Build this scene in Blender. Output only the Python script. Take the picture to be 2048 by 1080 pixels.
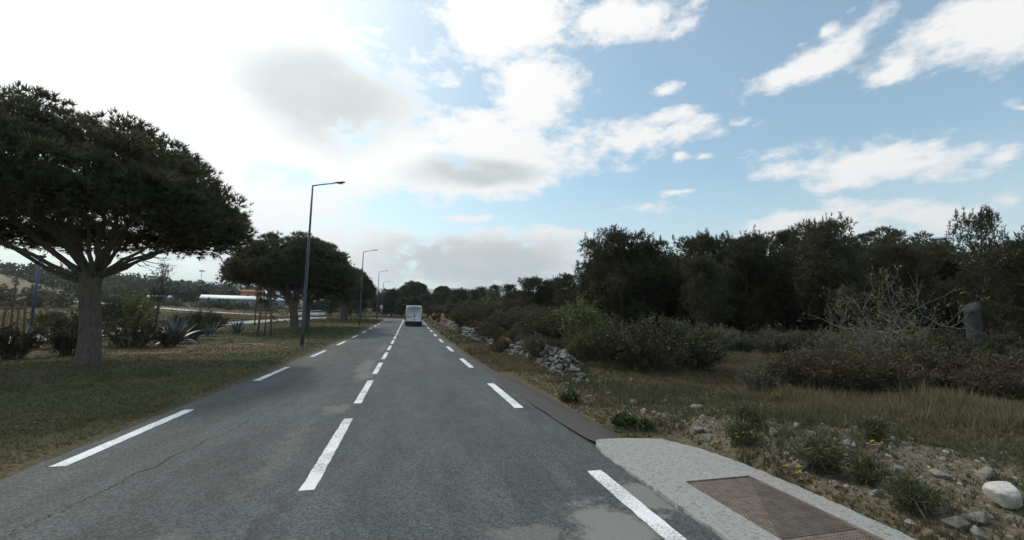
import bpy, math, random
import numpy as np
from mathutils import Vector, Matrix

scene = bpy.context.scene
for o in list(bpy.data.objects): bpy.data.objects.remove(o)
COL = scene.collection
R = math.radians

# ---------------------------------------------------------------- camera
CAM_YAW, CAM_PITCH, CAM_ROLL, CAM_H = 13.617, 6.309, 0.8, 1.79
cd = bpy.data.cameras.new('camera'); cam = bpy.data.objects.new('camera', cd); COL.objects.link(cam)
cd.sensor_width = 36.0; cd.lens = 840.0/2048*36
cd.clip_start = .05; cd.clip_end = 30000
_f = Vector((math.sin(R(CAM_YAW))*math.cos(R(CAM_PITCH)), math.cos(R(CAM_YAW))*math.cos(R(CAM_PITCH)), math.sin(R(CAM_PITCH))))
_r = Vector((math.cos(R(CAM_YAW)), -math.sin(R(CAM_YAW)), 0)); _u = _r.cross(_f)
_r2 = _r*math.cos(R(CAM_ROLL))+_u*math.sin(R(CAM_ROLL)); _u2 = -_r*math.sin(R(CAM_ROLL))+_u*math.cos(R(CAM_ROLL))
cam.matrix_world = Matrix(((_r2.x, _u2.x, -_f.x, 0), (_r2.y, _u2.y, -_f.y, 0), (_r2.z, _u2.z, -_f.z, CAM_H), (0, 0, 0, 1)))
scene.camera = cam

# ---------------------------------------------------------------- sun, sky, exposure
SUN_AZ, SUN_EL = -40.0, 44.0            # degrees clockwise from +Y, above the horizon
SUN_STRENGTH, SUN_ANGLE = 1.9, 7.0
SKY_STRENGTH, CLOUD_WHITE, EXPOSURE = 0.15, 1.0, 0.0
sdir = Vector((math.sin(R(SUN_AZ))*math.cos(R(SUN_EL)), math.cos(R(SUN_AZ))*math.cos(R(SUN_EL)), math.sin(R(SUN_EL))))
sl = bpy.data.lights.new('sun', 'SUN'); sl.energy = SUN_STRENGTH; sl.angle = R(SUN_ANGLE); sl.color = (1, .95, .87)
so = bpy.data.objects.new('sun', sl); COL.objects.link(so); so.rotation_euler = sdir.to_track_quat('Z', 'Y').to_euler(); so.location = (-60, 80, 90)
vs = scene.view_settings
vs.view_transform = 'Standard'; vs.look = 'None'; vs.exposure = EXPOSURE; vs.gamma = 1; vs.use_curve_mapping = False

world = bpy.data.worlds.new('World'); scene.world = world; world.use_nodes = True
wn = world.node_tree; wn.nodes.clear()
class NT:
    """small wrapper that makes node graphs short to write"""
    def __init__(s, nt): s.nt = nt
    def n(s, t, **k):
        x = s.nt.nodes.new(t)
        for a, v in k.items(): setattr(x, a, v)
        return x
    def put(s, sock, v):
        if hasattr(v, 'is_output') or isinstance(v, bpy.types.NodeSocket): s.nt.links.new(v, sock)
        else: sock.default_value = v
    def m(s, op, a, b=None, c=None, clamp=False):
        x = s.n('ShaderNodeMath', operation=op, use_clamp=clamp)
        for i, v in enumerate((a, b, c)):
            if v is not None: s.put(x.inputs[i], v)
        return x.outputs[0]
    def vm(s, op, a, b=None, sc=None):
        x = s.n('ShaderNodeVectorMath', operation=op)
        s.put(x.inputs[0], a)
        if b is not None: s.put(x.inputs[1], b)
        if sc is not None: s.put(x.inputs['Scale'], sc)
        return x.outputs['Value'] if op in ('LENGTH', 'DOT_PRODUCT', 'DISTANCE') else x.outputs['Vector']
    def noise(s, vec, scale, detail=4, rough=.5, col=False):
        x = s.n('ShaderNodeTexNoise'); s.put(x.inputs['Vector'], vec); s.put(x.inputs['Scale'], scale)
        s.put(x.inputs['Detail'], detail); s.put(x.inputs['Roughness'], rough)
        return x.outputs['Color' if col else 'Fac']
    def ramp(s, v, a, b, lo=0.0, hi=1.0):
        x = s.n('ShaderNodeMapRange', interpolation_type='SMOOTHSTEP')
        s.put(x.inputs['Value'], v)
        for k, q in (('From Min', a), ('From Max', b), ('To Min', lo), ('To Max', hi)): s.put(x.inputs[k], q)
        return x.outputs['Result']
    def mix(s, f, a, b, typ='MIX'):
        x = s.n('ShaderNodeMix', data_type='RGBA', blend_type=typ)
        s.put(x.inputs[0], f); s.put(x.inputs[6], a if not isinstance(a, tuple) else (*a, 1)); s.put(x.inputs[7], b if not isinstance(b, tuple) else (*b, 1))
        return x.outputs[2]
    def sep(s, v):
        x = s.n('ShaderNodeSeparateXYZ'); s.put(x.inputs[0], v); return x.outputs
    def comb(s, a, b, c):
        x = s.n('ShaderNodeCombineXYZ')
        for i, v in enumerate((a, b, c)): s.put(x.inputs[i], v)
        return x.outputs[0]
W = NT(wn)
sky = W.n('ShaderNodeTexSky', sky_type='NISHITA', sun_disc=False)
sky.sun_elevation = R(SUN_EL); sky.sun_rotation = R(SUN_AZ); sky.altitude = 50
sky.air_density = 1.0; sky.dust_density = 1.0; sky.ozone_density = 1.0
gen = W.n('ShaderNodeTexCoord').outputs['Generated']
dn = W.vm('NORMALIZE', gen)
dx, dy, dz = W.sep(dn)
az = W.m('MULTIPLY', W.m('ARCTAN2', dx, dy), 180/math.pi)
el = W.m('MULTIPLY', W.m('ARCSINE', dz), 180/math.pi)
# cloud masses of the day: azimuth, elevation, half width, half height, tilt (degrees); those outside the photograph go on in the same manner
CLOUDS = [(-32.8, 23.5, 19.6, 14.2, 23), (-22.7, 10.7, 20.7, 8.2, 8), (-13.5, 25.3, 17.3, 10.3, 13), (-4.6, 19.2, 12.1, 5.5, 7), (12.1, 36.5, 11.1, 5.6, 2),
 (29.3, 35.9, 9.1, 3.2, 4), (16.6, 28.9, 8.1, 6.4, -1), (11.7, 22.2, 16.9, 5.0, 1), (32.9, 22.9, 10.9, 2.7, 5), (6.9, 18.2, 19.6, 3.1, 3), (14.5, 20.4, 9.9, 3.9, 0),
 (50.0, 27.9, 7.5, 1.9, 14), (57.6, 25.0, 3.3, 1.4, 26), (61.6, 26.1, 6.9, 2.6, 5), (66.5, 25.4, 4.1, 3.5, -15), (54.1, 16.1, 10.5, 2.9, -13), (57.6, 10.3, 7.2, 2.6, -6),
 (48.4, 9.6, 13.0, 2.2, 4), (12.0, 7.3, 22.2, 4.8, 1), (-11.1, 6.6, 18.6, 5.6, 4), (16.0, 10.4, 16.2, 1.8, 0), (31.5, 14.3, 4.3, 1.0, 1), (8.4, 13.2, 4.7, 0.9, 2),
 (36.4, 16.2, 3.4, 0.6, 7), (43.1, 24.1, 1.9, 0.9, 10), (35.2, 24.9, 4.4, 1.3, 7), (39.5, 20.2, 1.6, 0.7, 2), (36.6, 20.3, 1.5, 0.8, -8), (63.8, 14.2, 2.0, 0.8, 3),
 (65.9, 18.2, 1.6, 0.6, -21), (52.0, 30.1, 1.5, 0.6, 2), (35.6, 27.9, 1.6, 0.7, 11),
 (-30, 50, 26, 16, 10), (15, 55, 20, 9, 0), (70, 52, 18, 6, 15), (-60, 24, 22, 12, 0), (-85, 40, 25, 9, 0), (-110, 16, 22, 7, 0), (90, 14, 16, 5, 0), (105, 34, 18, 6, 10),
 (135, 18, 20, 6, 0), (150, 45, 24, 8, 0), (-150, 26, 22, 8, 0), (-130, 58, 30, 8, 0), (175, 10, 20, 4, 0)]
wv = W.vm('MULTIPLY', dn, (1.0, 1.0, 1.9))
warp = W.noise(wv, 3.2, 6, .58, col=True)
w3 = W.sep(warp)
azw = W.m('MULTIPLY_ADD', W.m('SUBTRACT', w3[0], .5), 9.0, az)
elw = W.m('MULTIPLY_ADD', W.m('SUBTRACT', w3[1], .5), 6.0, el)
field = None
for (a0, e0, ra, re_, t) in CLOUDS:
    ca, sa_ = math.cos(R(t)), math.sin(R(t)); k = math.cos(R(e0))
    da = W.m('SUBTRACT', azw, a0)
    if abs(a0) > 120: da = W.m('SUBTRACT', W.m('FLOORED_MODULO', W.m('ADD', da, 180.0), 360.0), 180.0)
    de = W.m('SUBTRACT', elw, e0)
    u = W.m('MULTIPLY_ADD', da, k*ca/ra, W.m('MULTIPLY', de, sa_/ra))
    v = W.m('MULTIPLY_ADD', da, -k*sa_/re_, W.m('MULTIPLY', de, ca/re_))
    r = W.m('SQRT', W.m('MULTIPLY_ADD', u, u, W.m('MULTIPLY', v, v)))
    f = W.m('MULTIPLY', W.m('SUBTRACT', 1.0, r), min(1.0, .45+re_*.12))
    field = f if field is None else W.m('SMOOTH_MAX', field, f, .12)
fine = W.noise(wv, 9.0, 9, .62)
fine2 = W.noise(W.vm('ADD', wv, (3.1, 1.7, .4)), 26.0, 6, .6)
dens = W.m('ADD', W.m('MULTIPLY_ADD', W.m('SUBTRACT', fine, .5), 1.55, field), W.m('MULTIPLY', W.m('SUBTRACT', fine2, .5), .85))
mask = W.ramp(dens, -.10, .56)
# thin veil: more towards the sun and the horizon
sund = W.vm('DOT_PRODUCT', dn, tuple(sdir))
near_sun = W.m('POWER', W.m('MAXIMUM', sund, 0.0), 7.0)
veil = W.m('ADD', W.ramp(el, 20.0, 0.0, .09, .6), W.m('MULTIPLY', near_sun, .85), clamp=True)
veil = W.m('MULTIPLY', veil, W.ramp(W.noise(wv, 4.0, 4, .6), .2, .7, .75, 1.0))
cover = W.m('MAXIMUM', mask, veil)
# thick bellies are grey, edges and sunward clouds bright
def spot(a0, e0, ra, re_):
    u = W.m('DIVIDE', W.m('SUBTRACT', azw, a0), ra); v = W.m('DIVIDE', W.m('SUBTRACT', elw, e0), re_)
    return W.ramp(W.m('SQRT', W.m('MULTIPLY_ADD', u, u, W.m('MULTIPLY', v, v))), 1.0, .3)
belly = spot(-12, 26, 16, 7.5)
for q in ((8.5, 19.0, 12, 2.3), (9, 7.2, 22, 4.4), (-60, 26, 14, 5), (-110, 15, 14, 4), (15, 55, 14, 6), (105, 33, 12, 4), (150, 44, 15, 5), (-150, 25, 14, 5)):
    belly = W.m('MAXIMUM', belly, spot(*q))
belly = W.m('MULTIPLY', belly, W.ramp(dens, .05, .5))
belly = W.m('MULTIPLY', belly, W.ramp(fine, .2, .6, .7, 1.0))
lum = W.m('MULTIPLY', W.m('MULTIPLY_ADD', near_sun, .6, CLOUD_WHITE), W.m('MULTIPLY_ADD', belly, -.37, 1.0))
ccol = W.mix(belly, (1.0, .985, .975), (.95, 1.0, .985))
bg1 = W.n('ShaderNodeBackground'); W.put(bg1.inputs[0], W.mix(1.0, sky.outputs[0], (1.1, 1.3, 1.14), 'MULTIPLY')); bg1.inputs[1].default_value = SKY_STRENGTH
bg2 = W.n('ShaderNodeBackground'); W.put(bg2.inputs[0], ccol); W.put(bg2.inputs[1], lum)
mx = W.n('ShaderNodeMixShader'); W.put(mx.inputs[0], cover); W.put(mx.inputs[1], bg1.outputs[0]); W.put(mx.inputs[2], bg2.outputs[0])
wo = W.n('ShaderNodeOutputWorld'); W.put(wo.inputs[0], mx.outputs[0])
cy = scene.cycles; cy.max_bounces = 6; cy.diffuse_bounces = 3; cy.glossy_bounces = 2; cy.transmission_bounces = 3; cy.volume_bounces = 0; cy.use_adaptive_sampling = True; cy.adaptive_threshold = .02
world.cycles.sampling_method = 'MANUAL'; world.cycles.sample_map_resolution = 512

# ---------------------------------------------------------------- terrain
def softplus(t, w):
    return w*np.logaddexp(0, np.asarray(t, float)/w)
def sstep(a, b, x):
    t = np.clip((np.asarray(x, float)-a)/(b-a), 0, 1)
    return t*t*(3-2*t)
def road_z(Y):
    return .0158*softplus(np.asarray(Y, float)-26, 5)-.0118*softplus(np.asarray(Y, float)-85, 6)
_hr = np.random.RandomState(7)
_lat = _hr.rand(256, 256)
def vnoise(x, y, s=1.0):
    """smooth value noise in 0..1, feature size s"""
    x = np.asarray(x, float)/s+100.3; y = np.asarray(y, float)/s+57.7
    i = np.floor(x).astype(int); j = np.floor(y).astype(int)
    u = x-i; v = y-j; u = u*u*(3-2*u); v = v*v*(3-2*v)
    g = lambda a, b: _lat[a % 256, b % 256]
    return (g(i, j)*(1-u)+g(i+1, j)*u)*(1-v)+(g(i, j+1)*(1-u)+g(i+1, j+1)*u)*v
def fbm(x, y, s, o=3):
    t = 0; a = .5; n = 0
    for k in range(o):
        t = t+a*vnoise(x+k*13.1, y-k*7.7, s/2**k); n += a; a *= .5
    return t/n
# road centre line: straight along +Y, then a left bend
RX = -0.8
S0, RAD = 80.0, 24.0
def road_point(s, off=0.0):
    """arc length s and lateral offset (right positive) -> x, y, heading"""
    ang1 = math.radians(84)
    if s <= S0: x, y, h = RX, s, 0.0
    else:
        a = min((s-S0)/RAD, ang1)
        x = RX-RAD*(1-math.cos(a)); y = S0+RAD*math.sin(a); h = a
        r = s-S0-RAD*ang1
        if r > 0: x -= r*math.sin(ang1); y += r*math.cos(ang1)
    return x+off*math.cos(h), y+off*math.sin(h), h
_rs = np.concatenate([np.arange(-40, 80, 2.0), np.arange(80, 240, 1.0)])
_rp = np.array([road_point(s)[:2] for s in _rs])
def road_dist(X, Y):
    X = np.asarray(X, float); Y = np.asarray(Y, float)
    sh = np.broadcast(X, Y).shape
    x = np.broadcast_to(X, sh).ravel(); y = np.broadcast_to(Y, sh).ravel()
    out = np.where(y < 78, np.abs(x-RX), 1e9)
    a = _rp[:-1]; d = _rp[1:]-a; L2 = (d*d).sum(1)
    far = np.where((y > 60) & (np.abs(x) < 220) & (y < 180))[0]
    for k in range(0, len(far), 20000):
        idx = far[k:k+20000]
        p = np.stack([x[idx], y[idx]], 1)[:, None, :]-a[None]
        t = np.clip((p*d[None]).sum(2)/L2[None], 0, 1)
        q = p-t[..., None]*d[None]
        out[idx] = np.minimum(out[idx], np.sqrt((q*q).sum(2)).min(1))
    return out.reshape(sh)
PATH = np.array([(-20.6, -20), (-21.0, 5), (-21.4, 26), (-22.0, 36), (-22.2, 46), (-21.2, 57), (-19.6, 68), (-18.4, 80), (-18.2, 90), (-19.5, 98)], float)
def path_dist(X, Y):
    X = np.asarray(X, float); Y = np.asarray(Y, float)
    px = np.interp(Y, PATH[:, 1], PATH[:, 0])
    return np.where((Y < 98) & (Y > -20), np.abs(X-px), 1e9)
def terrain(X, Y):
    X = np.asarray(X, float); Y = np.asarray(Y, float)
    d = road_dist(X, Y)
    z = road_z(np.minimum(Y, 600))
    # left: lawn, field slowly rising towards the wooded ridge
    z = z+np.minimum(.045*softplus(-X-34, 6), 14)+sstep(-5, -9, X)*(fbm(X, Y, 5)-.5)*.16
    # right: low bank held by the wall, rough field behind it
    b = np.interp(Y, [0, 8.5, 11, 15, 22, 45, 80, 400], [0, 0, .22, .46, .55, .85, 1.4, 1.6])
    z = z+sstep(4.7, 5.6, X)*b*(1-.6*sstep(7, 15, X)*sstep(45, 25, Y))+np.minimum(.005*softplus(X-8, 2), 6)
    z = z+sstep(38, 75, Y)*np.minimum(.085*softplus(X-7, 3), 7)
    z = z+sstep(3.3, 5.0, X)*sstep(60, 5, Y)*((fbm(X, Y, 1.1)-.5)*.22+(fbm(X+9, Y, 4)-.5)*.25)
    z = z+sstep(3.6, 4.6, X)*sstep(10, 7, Y)*.10
    # behind the bend the land rises gently
    z = z+sstep(108, 190, Y)*3.0*sstep(-140, -40, X)
    # road and path corridors sit a little lower than the sheets laid on them
    near = sstep(np.where(X > 0, 3.7, 3.25), np.where(X > 0, 4.2, 3.75), d)
    cor = np.where(Y > 60, sstep(3.6, 6.0, d), near)
    z = road_z(np.minimum(Y, 600))*(1-cor)+z*cor-(1-cor)*np.where(Y > 60, .08, .03)
    apr = (1-sstep(4.1, 4.35, X))*(1-sstep(5.85, 6.15, Y))*(X > 1)
    z = z*(1-apr)-.04*apr
    pd = path_dist(X, Y)
    z = z-.06*(1-sstep(2.3, 3.0, pd))
    return z
# ---------------------------------------------------------------- mesh and object helpers
def mesh(name, V, F, col=None, smooth=False):
    """V (n,3); F list of int arrays (m,3) or (m,4); col (n,3) linear colour"""
    V = np.asarray(V, np.float32)
    F = [np.asarray(f, np.int32) for f in (F if isinstance(F, list) else [F]) if len(f)]
    me = bpy.data.meshes.new(name)
    nl = sum(f.size for f in F); npol = sum(len(f) for f in F)
    me.vertices.add(len(V)); me.vertices.foreach_set('co', V.ravel())
    me.loops.add(nl); me.loops.foreach_set('vertex_index', np.concatenate([f.ravel() for f in F]))
    me.polygons.add(npol)
    tot = np.concatenate([np.full(len(f), f.shape[1], np.int32) for f in F])
    st = np.concatenate([[0], np.cumsum(tot)[:-1]]).astype(np.int32)
    me.polygons.foreach_set('loop_start', st); me.polygons.foreach_set('loop_total', tot)
    if smooth: me.polygons.foreach_set('use_smooth', np.ones(npol, bool))
    if col is not None:
        a = me.attributes.new('col', 'FLOAT_COLOR', 'POINT')
        c = np.ones((len(V), 4), np.float32); c[:, :3] = col; a.data.foreach_set('color', c.ravel())
    me.update(calc_edges=True); me.validate()
    return me
class MB:
    """collects pieces into one mesh"""
    def __init__(s): s.V = []; s.Q = []; s.T = []; s.C = []; s.n = 0
    def add(s, V, Q=None, T=None, C=None):
        V = np.asarray(V, float)
        if Q is not None and len(Q): s.Q.append(np.asarray(Q)+s.n)
        if T is not None and len(T): s.T.append(np.asarray(T)+s.n)
        s.V.append(V); s.n += len(V)
        if C is not None: s.C.append(np.broadcast_to(np.asarray(C, float), V.shape))
        return s
    def box(s, x0, x1, y0, y1, z0, z1, M=None):
        V = np.array([(x, y, z) for z in (z0, z1) for y in (y0, y1) for x in (x0, x1)], float)
        if M is not None: V = V@np.array(M.to_3x3()).T+np.array(M.translation)
        return s.add(V, [(0, 2, 3, 1), (4, 5, 7, 6), (0, 1, 5, 4), (2, 6, 7, 3), (0, 4, 6, 2), (1, 3, 7, 5)])
    def rbox(s, x0, x1, y0, y1, z0, z1, b=.01):
        """box with chamfered edges"""
        cx, cy, cz = (x0+x1)/2, (y0+y1)/2, (z0+z1)/2; hx, hy, hz = (x1-x0)/2, (y1-y0)/2, (z1-z0)/2
        rings = []
        for z, i in ((-hz, b), (-hz+b, 0), (hz-b, 0), (hz, b)):
            X, Y = hx-i, hy-i
            rings.append([(cx+a, cy+c, cz+z) for a, c in ((-X+b, -Y), (X-b, -Y), (X, -Y+b), (X, Y-b), (X-b, Y), (-X+b, Y), (-X, Y-b), (-X, -Y+b))])
        V = np.array(rings).reshape(-1, 3); Q = []
        for k in range(3):
            for i in range(8): Q.append((k*8+i, k*8+(i+1) % 8, k*8+8+(i+1) % 8, k*8+8+i))
        for o, rev in ((0, True), (24, False)):
            q = [(o+0, o+1, o+2, o+3), (o+0, o+3, o+4, o+7), (o+4, o+5, o+6, o+7)]
            Q += [t[::-1] if rev else t for t in q]
        return s.add(V, Q)
    def tube(s, P, Rr, k=6, cap=True, C=None, ell=None):
        V, Q, T = tube(P, Rr, k, cap); return s.add(V, Q, T, C)
    def mesh(s, name, smooth=False):
        F = []
        if s.Q: F.append(np.concatenate(s.Q))
        if s.T: F.append(np.concatenate(s.T))
        return mesh(name, np.concatenate(s.V), F, np.concatenate(s.C) if s.C else None, smooth)
def tube(P, Rr, k=6, cap=True):
    P = np.asarray(P, float); n = len(P); Rr = np.broadcast_to(np.asarray(Rr, float), (n,))
    t = np.gradient(P, axis=0); t /= np.linalg.norm(t, axis=1)[:, None]+1e-9
    ref = np.array([0., 0, 1]) if abs(t[0][2]) < .9 else np.array([1., 0, 0])
    a = np.cross(t, ref); a /= np.linalg.norm(a, axis=1)[:, None]+1e-9
    b = np.cross(t, a)
    th = np.arange(k)*2*math.pi/k
    V = P[:, None]+Rr[:, None, None]*(np.cos(th)[None, :, None]*a[:, None]+np.sin(th)[None, :, None]*b[:, None])
    i = np.arange(n-1)[:, None]*k; j = np.arange(k)[None]; j2 = (j+1) % k
    Q = np.stack([i+j, i+j2, i+k+j2, i+k+j], -1).reshape(-1, 4)
    V = V.reshape(-1, 3); T = None
    if cap:
        V = np.concatenate([V, P[:1], P[-1:]]); c0, c1 = n*k, n*k+1; jj = np.arange(k); j2 = (jj+1) % k
        T = np.concatenate([np.stack([np.full(k, c0), j2, jj], 1), np.stack([np.full(k, c1), (n-1)*k+jj, (n-1)*k+j2], 1)])
    return V, Q, T
def props(o, label=None, cat=None, group=None, kind=None):
    for k, v in (('label', label), ('category', cat), ('group', group), ('kind', kind)):
        if v: o[k] = v
    return o
def obj(name, me, mat=None, parent=None, loc=None, rot=None, scale=None, label=None, cat=None, group=None, kind=None):
    o = bpy.data.objects.new(name, me); COL.objects.link(o)
    if mat is not None and me is not None and not me.materials: me.materials.append(mat)
    if parent is not None: o.parent = parent
    if loc is not None: o.location = loc
    if rot is not None: o.rotation_euler = rot
    if scale is not None: o.scale = scale if hasattr(scale, '__len__') else (scale,)*3
    return props(o, label, cat, group, kind)
def empty(name, loc, rz=0, scale=1, **k):
    o = obj(name, None, None, None, loc, (0, 0, rz), scale, **k); o.empty_display_size = .2; return o
def gz(x, y): return float(terrain(x, y))
def unit(v): return v/(np.linalg.norm(v, axis=-1, keepdims=True)+1e-9)

# ---------------------------------------------------------------- materials
def material(name, base=(.5, .5, .5), rough=.7, spec=.3, metal=0.0):
    m = bpy.data.materials.new(name); m.use_nodes = True; t = m.node_tree
    b = t.nodes['Principled BSDF']; b.inputs['Base Color'].default_value = (*base, 1); b.inputs['Roughness'].default_value = rough
    b.inputs['Specular IOR Level'].default_value = spec; b.inputs['Metallic'].default_value = metal
    return m, NT(t), b
def bump(N, b, h, strength=.4, dist=.02):
    x = N.n('ShaderNodeBump'); x.inputs['Strength'].default_value = strength; x.inputs['Distance'].default_value = dist
    N.put(x.inputs['Height'], h); N.put(b.inputs['Normal'], x.outputs[0])
def objco(N): return N.n('ShaderNodeTexCoord').outputs['Object']
def foliage_mat(name, trans=.22, rough=.6):
    m = bpy.data.materials.new(name); m.use_nodes = True; N = NT(m.node_tree); m.node_tree.nodes.clear()
    at = N.n('ShaderNodeAttribute', attribute_name='col').outputs['Color']
    geo = N.n('ShaderNodeNewGeometry'); rnd = geo.outputs['Random Per Island']
    c = N.mix(1.0, at, N.comb(N.ramp(rnd, 0, 1, .75, 1.25), N.ramp(rnd, 0, 1, .75, 1.22), N.ramp(rnd, 0, 1, .8, 1.15)), 'MULTIPLY')
    d = N.n('ShaderNodeBsdfPrincipled'); N.put(d.inputs['Base Color'], c); d.inputs['Roughness'].default_value = rough; d.inputs['Specular IOR Level'].default_value = .25
    t = N.n('ShaderNodeBsdfTranslucent'); N.put(t.inputs[0], c)
    mx = N.n('ShaderNodeMixShader'); mx.inputs[0].default_value = trans
    N.put(mx.inputs[1], d.outputs[0]); N.put(mx.inputs[2], t.outputs[0])
    N.put(N.n('ShaderNodeOutputMaterial').inputs[0], mx.outputs[0])
    return m
M = {}
M['needles'] = foliage_mat('pine_needles', .45); M['leaves'] = foliage_mat('shrub_leaves', .25); M['grass'] = foliage_mat('grass_blades', .3, .7)
m, N, b = material('pine_bark', rough=.9, spec=.15); M['bark'] = m
v = N.vm('MULTIPLY', objco(N), (1, 1, .22)); vo = N.n('ShaderNodeTexVoronoi'); N.put(vo.inputs['Vector'], N.vm('ADD', v, N.vm('MULTIPLY', N.noise(v, 9, 3, col=True), (.06, .06, .06)))); vo.inputs['Scale'].default_value = 15
h = N.ramp(vo.outputs['Distance'], .05, .55); n1 = N.noise(objco(N), 30, 5)
N.put(b.inputs['Base Color'], N.mix(N.m('MULTIPLY', h, n1), (.085, .075, .068), (.19, .155, .13)))
bump(N, b, N.m('MULTIPLY_ADD', h, 1.0, n1), .9, .03)
m, N, b = material('twig_bark', rough=.9, spec=.1); M['twig'] = m
N.put(b.inputs['Base Color'], N.mix(N.noise(objco(N), 12, 4), (.06, .05, .042), (.15, .125, .105)))
m, N, b = material('bleached_twigs', rough=.9, spec=.1); M['deadwood'] = m
N.put(b.inputs['Base Color'], N.mix(N.noise(objco(N), 14, 4), (.1, .092, .082), (.23, .215, .195)))
# ground: colour stored per point (soil, straw, turf), fine grain from noise
m, N, b = material('ground_soil_and_turf', rough=.95, spec=.08); M['ground'] = m
at = N.n('ShaderNodeAttribute', attribute_name='col').outputs['Color']; p = objco(N)
g1 = N.noise(p, 18, 6, .65); g2 = N.noise(p, 2.2, 5, .6)
c = N.mix(N.ramp(g1, .3, .72), N.mix(1.0, at, (.5, .5, .5), 'MULTIPLY'), N.mix(1.0, at, (1.5, 1.42, 1.3), 'MULTIPLY'))
c = N.mix(N.ramp(g2, .35, .7, 0, .35), c, (.1, .083, .055))
N.put(b.inputs['Base Color'], c); bump(N, b, g1, .6, .03)
# asphalt
m, N, b = material('worn_asphalt', rough=.82, spec=.25); M['asphalt'] = m
p = objco(N); wz = N.noise(p, 3.2, 8, .72, col=True)
pw = N.vm('ADD', p, N.vm('MULTIPLY', N.vm('SUBTRACT', wz, (.5, .5, .5)), (.9, 1.5, 0)))
agg = N.noise(p, 75, 3, .8); vo = N.n('ShaderNodeTexVoronoi'); N.put(vo.inputs['Vector'], p); vo.inputs['Scale'].default_value = 62
stones = N.sep(vo.outputs['Color'])[0]
big = N.noise(N.vm('MULTIPLY', p, (1.1, .16, 1)), 1.1, 5, .6); mid = N.noise(N.vm('MULTIPLY', p, (1.0, .45, 1)), 3.2, 6, .62)
c = N.mix(N.ramp(stones, .1, .95), (.048, .053, .05), (.142, .150, .142))
c = N.mix(N.ramp(agg, .35, .72, 0, .75), c, (.092, .1, .095))
c = N.mix(1.0, c, N.comb(*[N.ramp(big, .3, .72, .82, 1.16)]*3), 'MULTIPLY')
c = N.mix(1.0, c, N.comb(*[N.ramp(mid, .3, .72, .88, 1.12)]*3), 'MULTIPLY')
def blob(pv, cx, cy, rx, ry, edge=.45):
    q = N.vm('MULTIPLY', N.vm('SUBTRACT', pv, (cx, cy, 0)), (1/rx, 1/ry, 0)); return N.ramp(N.vm('LENGTH', q), 1.0, 1-edge)
# cement stains and dusty patches
for (cx, cy, rx, ry, k) in [(1.75, 3.55, .42, .55, .85), (2.45, 4.02, .38, .42, .8), (1.05, 3.35, .4, .35, .4), (-1.25, 8.7, .32, .5, .4), (-1.2, 13.2, .28, 1.0, .42), (-1.4, 15.6, .34, 2.4, .38), (-1.5, 6.4, .16, 2.0, .2), (-1.75, 3.2, .3, 1.2, .35), (-3.4, 3.9, .5, .5, .22), (-1.3, 24, .25, 4, .22)]:
    c = N.mix(N.m('MULTIPLY', blob(pw, cx, cy, rx, ry), N.ramp(agg, .3, .5, k*.55, k)), c, (.27, .262, .235))
for (cx, cy, rx, ry, k) in [(-1.1, 4.1, .12, 1.4, .55), (1.0, 13.5, 1.4, 2.0, .25), (-2.6, 11.5, 1.3, 3.0, .22), (2.3, 15.0, .35, 1.6, .35), (-2.2, 27, 1.6, 2.5, .3)]:
    c = N.mix(N.m('MULTIPLY', blob(pw, cx, cy, rx, ry, .8), k), c, (.05, .052, .052))
N.put(b.inputs['Base Color'], c); bump(N, b, N.m('ADD', stones, agg), .5, .012)
m, N, b = material('old_tar_strip', rough=.85, spec=.2); M['tar'] = m
p = objco(N); N.put(b.inputs['Base Color'], N.mix(N.ramp(N.noise(p, 50, 4, .7), .3, .7), (.058, .054, .049), (.10, .094, .085))); bump(N, b, N.noise(p, 90, 3), .4, .01)
m, N, b = material('crack_filler', (.038, .038, .038), .9, .1); M['crack'] = m
m, N, b = material('road_paint', rough=.6, spec=.3); M['paint'] = m
p = objco(N); w1 = N.noise(p, 45, 5, .75); w2 = N.noise(p, 3, 3)
wear = N.ramp(N.m('MULTIPLY_ADD', w2, .35, w1), .62, .78)
wear = N.m('MULTIPLY', wear, N.ramp(N.noise(p, .9, 2), .35, .65, .25, 1))
N.put(b.inputs['Base Color'], N.mix(wear, N.mix(N.noise(p, 6, 4), (.8, .8, .78), (.88, .88, .86)), (.2, .2, .19)))
m, N, b = material('concrete_apron', rough=.92, spec=.15); M['concrete'] = m
p = objco(N); a1 = N.noise(p, 48, 4, .75); a2 = N.noise(p, 4, 5, .6); vo = N.n('ShaderNodeTexVoronoi'); N.put(vo.inputs['Vector'], p); vo.inputs['Scale'].default_value = 42
c = N.mix(N.ramp(a1, .34, .62), (.29, .286, .27), (.44, .435, .41)); c = N.mix(N.ramp(a2, .35, .7, 0, .35), c, (.32, .30, .265))
c = N.mix(N.ramp(N.sep(vo.outputs['Color'])[1], .8, .97, 0, .5), c, (.14, .14, .135))
N.put(b.inputs['Base Color'], c); bump(N, b, a1, .8, .02)
m, N, b = material('rusty_steel', rough=.75, spec=.35, metal=.25); M['rust'] = m
p = objco(N); c = N.mix(N.ramp(N.noise(p, 9, 6, .7), .3, .7), (.11, .088, .07), (.2, .165, .135)); c = N.mix(N.ramp(N.noise(p, 3, 3), .55, .75, 0, .6), c, (.09, .08, .075))
N.put(b.inputs['Base Color'], c)
m, N, b = material('rusty_studs', rough=.7, spec=.3, metal=.3); M['stud'] = m
N.put(b.inputs['Base Color'], N.mix(N.noise(objco(N), 20, 4), (.045, .03, .022), (.1, .07, .05)))
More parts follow.
